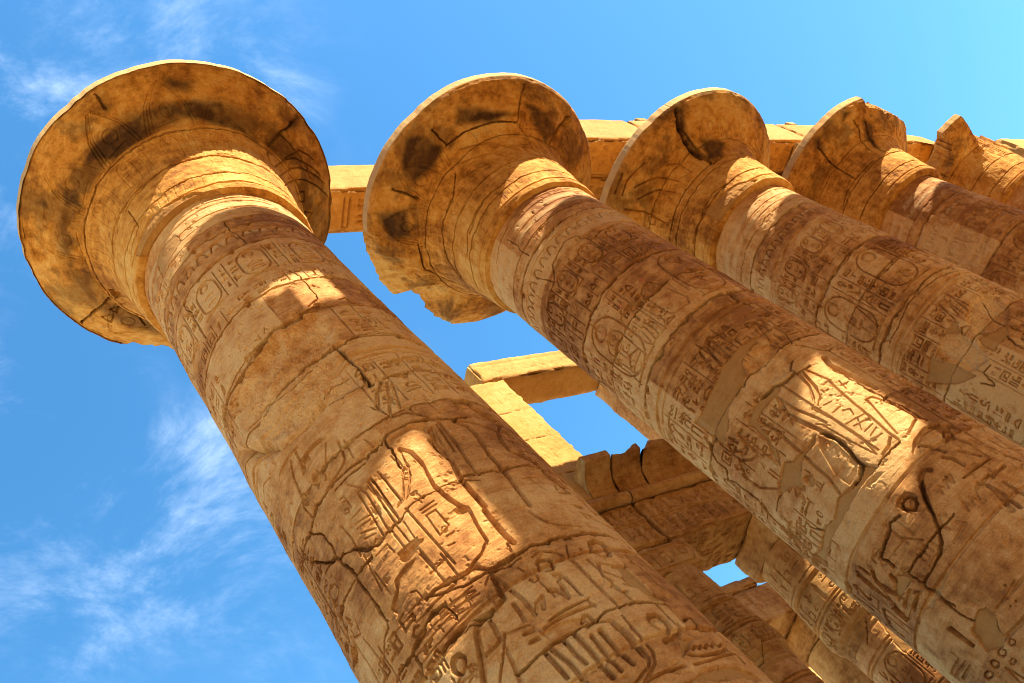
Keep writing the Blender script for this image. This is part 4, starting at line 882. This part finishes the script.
def arch_relief(R):
    u1, v1 = R.us[-1], R.vs[-1]
    for z in (.10, .78, .86, 1.5): R.groove([(0, z), (u1, z)], .035, .025)
    text_row(R, .1, u1 - .05, .16, .74, .36, .045, .045); text_row(R, .1, u1 - .05, .92, 1.46, .34, .04, .042)
def soffit_relief(R):
    u1, v1 = R.us[-1], R.vs[-1]
    text_row(R, .2, u1 - .2, .2, .9, .5, .04, .055); text_row(R, .2, u1 - .2, 1.05, 1.8, .5, .04, .055)
    R.poly([(u1 * .30, .75), (u1 * .42, .7), (u1 * .55, .85), (u1 * .5, 1.05), (u1 * .36, 1.0)], .15, 'e', .1)

CAV = [(7.06, 15.20), (7.02, 15.32), (6.96, 15.5), (6.84, 15.68), (6.64, 15.83), (6.36, 15.94), (6.22, 15.98), (6.20, 16.2), (6.24, 16.26), (8.9, 16.26)]
def cornice_run(name, x0, x1, parent, top, seed):
    """cavetto cornice block with a broken upper edge: top = [(x, z)]"""
    nx = int((x1 - x0) / .04) + 2; xs = np.linspace(x0, x1, nx)
    pts = np.array(CAV); sl = np.r_[0, np.cumsum(np.hypot(*np.diff(pts, axis=0).T))]
    q = np.linspace(0, sl[7], 40); sec = np.stack([np.interp(q, sl, pts[:, 0]), np.interp(q, sl, pts[:, 1])], 1)
    sec = np.vstack([sec, [[6.24, 16.26], [6.6, 16.27], [7.4, 16.27], [8.2, 16.26], [8.9, 16.25], [8.9, 15.2], [8.0, 15.2], [7.06, 15.2]]])
    X, J = np.meshgrid(xs, np.arange(len(sec)), indexing='ij'); Y = sec[J, 0].copy(); Z = sec[J, 1].copy()
    P0 = np.stack([X, Y, Z], -1); n = fbm3(P0 + seed, 2.4, 4, .6)
    h = np.interp(xs, [a for a, b in top], [b for a, b in top]) + .16 * (fbm3(np.stack([xs, xs * 0, xs * 0 + seed], -1), 2.6, 4, .65) - .5)
    Zc = np.minimum(Z, h[:, None] + .16 * (n - .5) + .10 * (Y - 6.3))
    Y = Y + .06 * (n - .5)
    grooves = .018 * (np.sin(X * 42) > .75) * (Z < 15.9)
    Y = Y + grooves
    P = np.stack([X, Y, Zc], -1)
    m = len(sec); Q = grid_quads(nx, m, False)
    ca = P[0].mean(0); cb = P[-1].mean(0); V = np.vstack([P.reshape(-1, 3), [ca, cb]])
    tr = [(nx * m, j + 1, j) for j in range(m - 1)] + [(nx * m + 1, (nx - 1) * m + j, (nx - 1) * m + j + 1) for j in range(m - 1)]
    return mesh_obj(name, V - np.array(parent.location), Q[:, ::-1], DARKST, parent, True, None, tr)
def torus_run(x0, x1, parent, seed):
    nx = int((x1 - x0) / .06) + 2; xs = np.linspace(x0, x1, nx); th = np.linspace(0, 2 * np.pi, 21)[:-1]
    X, T = np.meshgrid(xs, th, indexing='ij'); P0 = np.stack([X, np.cos(T), np.sin(T)], -1)
    r = .20 + .035 * (fbm3(P0 * [1, .5, .5] + seed, 3, 4) - .5) - .012 * (np.sin(X * 9) > .93)
    P = np.stack([X, 6.98 + r * np.cos(T), 14.98 + r * np.sin(T)], -1)
    m = 20; V = np.vstack([P.reshape(-1, 3), [[x0, 6.98, 14.98], [x1, 6.98, 14.98]]])
    tr = [(nx * m, (j + 1) % m, j) for j in range(m)] + [(nx * m + 1, (nx - 1) * m + j, (nx - 1) * m + (j + 1) % m) for j in range(m)]
    return mesh_obj('torus_moulding', V - np.array(parent.location), grid_quads(nx, m, True)[:, ::-1], DARKST, parent, True, None, tr)
EG = 'entablature lengths above the side aisle'
def entablature(x0, x1, lab, seed, cor):
    t = thing('entablature', lab, 'stone beam', ((x0 + x1) / 2, 8.0, 13.18), EG)
    b = block('architrave', (x0, 7.0, 13.2), (x1, 9.0, 14.80), DARKST, t, .1, .02, .05, seed, face=(1, -1), relief=arch_relief, rstep=.032)
    s = block('soffit_slab', (x0 + .02, 7.06, 13.17), (x1 - .02, 8.94, 13.3), DARKST, t, .1, .01, .03, seed + 1, face=(2, -1), relief=soffit_relief, rstep=.045)
    block('masonry_course', (x0, 7.04, 14.81), (x1, 8.92, 15.19), DARKST, t, .12, .02, .05, seed + 2)
    torus_run(x0, x1, t, seed)
    for i, (a, c, top) in enumerate(cor): cornice_run('cavetto_cornice', a, c, t, top, seed + 5 + i)
    return t
entablature(5.2, 10.74, 'left length of carved cornice and architrave, its cavetto broken off behind the nearest column', 500, [(9.78, 10.72, [(9.7, 16.3), (10.8, 16.3)])])
entablature(10.78, 15.1, 'right length of carved cornice with jagged broken top, above the small sky gap', 520, [(10.77, 11.86, [(10.7, 16.0), (11.2, 15.93), (11.6, 16.12), (11.86, 16.2)]), (11.88, 15.1, [(11.88, 15.9), (12.05, 15.9), (12.3, 16.2), (13.2, 16.1), (15.1, 16.1)])])
entablature(15.14, 20.1, 'length of entablature hidden behind the second and third great columns', 540, [(15.15, 20.1, [(15, 16.2), (20.1, 16.2)])])
# second side row: plain face blocks seen through the gap
def row2(x0, x1, z0, z1, lab, seed, y0=12.85, y1=14.9, g='blocks of the second side row'):
    def rel(R):
        text_row(R, .2, R.us[-1] - .2, .25, R.vs[-1] - .25, .6, .02, .05)
    o = block('architrave', (x0, y0, z0), (x1, y1, z1), STONE, None, .12, .03, .08, seed, face=(1, -1), relief=rel, rstep=.06)
    return tag(o, lab, 'stone beam', g)
row2(14.2, 20.0, 13.2, 14.72, 'pale relief-carved beam of the second side row, below the small sky gap', 560)
row2(14.6, 18.9, 14.75, 15.22, 'thin course of stone on the second side row, lower edge of the small sky gap', 562)
row2(20.04, 25.5, 13.2, 14.72, 'beam of the second side row running on behind the second bud column', 564)
row2(15.4, 24.9, 13.2, 14.7, 'left plain beam of the third side row, deep in the shade near the bottom edge', 566, 18.6, 20.6, 'beams of the third side row')
row2(24.95, 31, 13.2, 14.7, 'right plain beam of the third side row, deep in the shade near the bottom edge', 568, 18.6, 20.6, 'beams of the third side row')

# ------------------------------------------------------------------ the facing row across the nave: it stands behind the viewer and shades these shafts
OPY = -9.6
def copy_thing(src, loc, lab, group):
    r = src.copy(); COL.objects.link(r); r.location = loc; r['label'] = lab; r['group'] = group
    for ch in src.children:
        c = ch.copy(); COL.objects.link(c); c.parent = r
    return r
OG = 'great columns of the facing row'
cols = [o for o in COL.objects if o.name.startswith('papyrus_column')]
for i in range(-1, 5):
    r_ = copy_thing(cols[3] if i == 0 else cols[2] if i < 3 else cols[4], (i * S_COL, OPY, 0), 'great carved column of the facing row across the nave, outside the photo', OG)
    if i == 0: r_.rotation_euler.z = math.radians(132)
OB = 'architraves of the facing row'
for i in range(-2, 4):
    a, b2 = i * S_COL + .02, (i + 1) * S_COL - .02
    if i == 3: b2 += 3
    pieces = [(a, b2, Z_AB)] if i else [(a, 4.2, Z_AB + .44), (4.201, 6.1, 20.3), (6.101, b2, Z_AB)]   # one slab's underside is stepped to outline the upper sun patch
    for a_, b_, z_ in pieces:
        tag(block('architrave', (a_, OPY + .02, z_), (b_, OPY + 1.28, 23.3), BRIGHT, None, .3, .005, .01, 600 + i), 'architrave slab of the facing row across the nave, outside the photo', 'stone beam', OB)
    if i != 0: tag(block('architrave', (a, OPY - 1.28, Z_AB), (b2, OPY - .02, 23.3), BRIGHT, None, .3, .03, .06, 620 + i), 'architrave slab of the facing row across the nave, outside the photo', 'stone beam', OB)
WY0, WY1, WTOP = -14.4, -13.6, 25.05  # added wall: its top and window gaps are set to shape the sun patches
t = thing('sun_patch_wall', 'tall windowed wall added out of view beyond the facing row, shaped to cast the sun patches', 'wall', (12, (WY0 + WY1) / 2, 0))
block('wall_course', (-14, WY0, 12.4), (36, WY1, 19.56), BRIGHT, t, 1.0, .03, .06, 650)
block('wall_course', (-14, WY0, 22.3), (36, WY1, WTOP), BRIGHT, t, 1.0, .03, .06, 651)
edges = [-14.0]
for i in range(-1, 4): edges += [5.0 + 7.5 * i, 6.05 + 7.5 * i]
edges.append(36.0)
for i in range(0, len(edges), 2):
    block('pier', (edges[i], WY0 + .005, 19.5), (edges[i + 1], WY1 - .005, 22.35), BRIGHT, t, 1.0, .02, .04, 660 + i)
for i in range(9):
    block('pier', (-13.9 + 6.1 * i, WY0 + .01, 0), (-12.6 + 6.1 * i, WY1 - .01, 12.45), BRIGHT, t, 1.0, .02, .04, 680 + i)

# ------------------------------------------------------------------ ground
gm = bpy.data.materials.new('sand'); gm.use_nodes = True
gt = gm.node_tree; gb = gt.nodes['Principled BSDF']; gb.inputs['Roughness'].default_value = .95
gn = N(gt, 'ShaderNodeTexNoise', i_Scale=.8, i_Detail=8.0); gc = N(gt, 'ShaderNodeValToRGB')
gc.color_ramp.elements[0].color = (.50, .35, .17, 1); gc.color_ramp.elements[1].color = (.66, .48, .26, 1)
gtc = N(gt, 'ShaderNodeTexCoord'); gt.links.new(gtc.outputs['Object'], gn.inputs['Vector'])
gt.links.new(gn.outputs['Fac'], gc.inputs[0]); gt.links.new(gc.outputs[0], gb.inputs['Base Color'])
g = mesh_obj('ground', np.array([(-900, -900, 0), (900, -900, 0), (900, 900, 0), (-900, 900, 0)]), np.array([[0, 1, 2, 3]]), gm, None, False)
g['kind'] = 'structure'
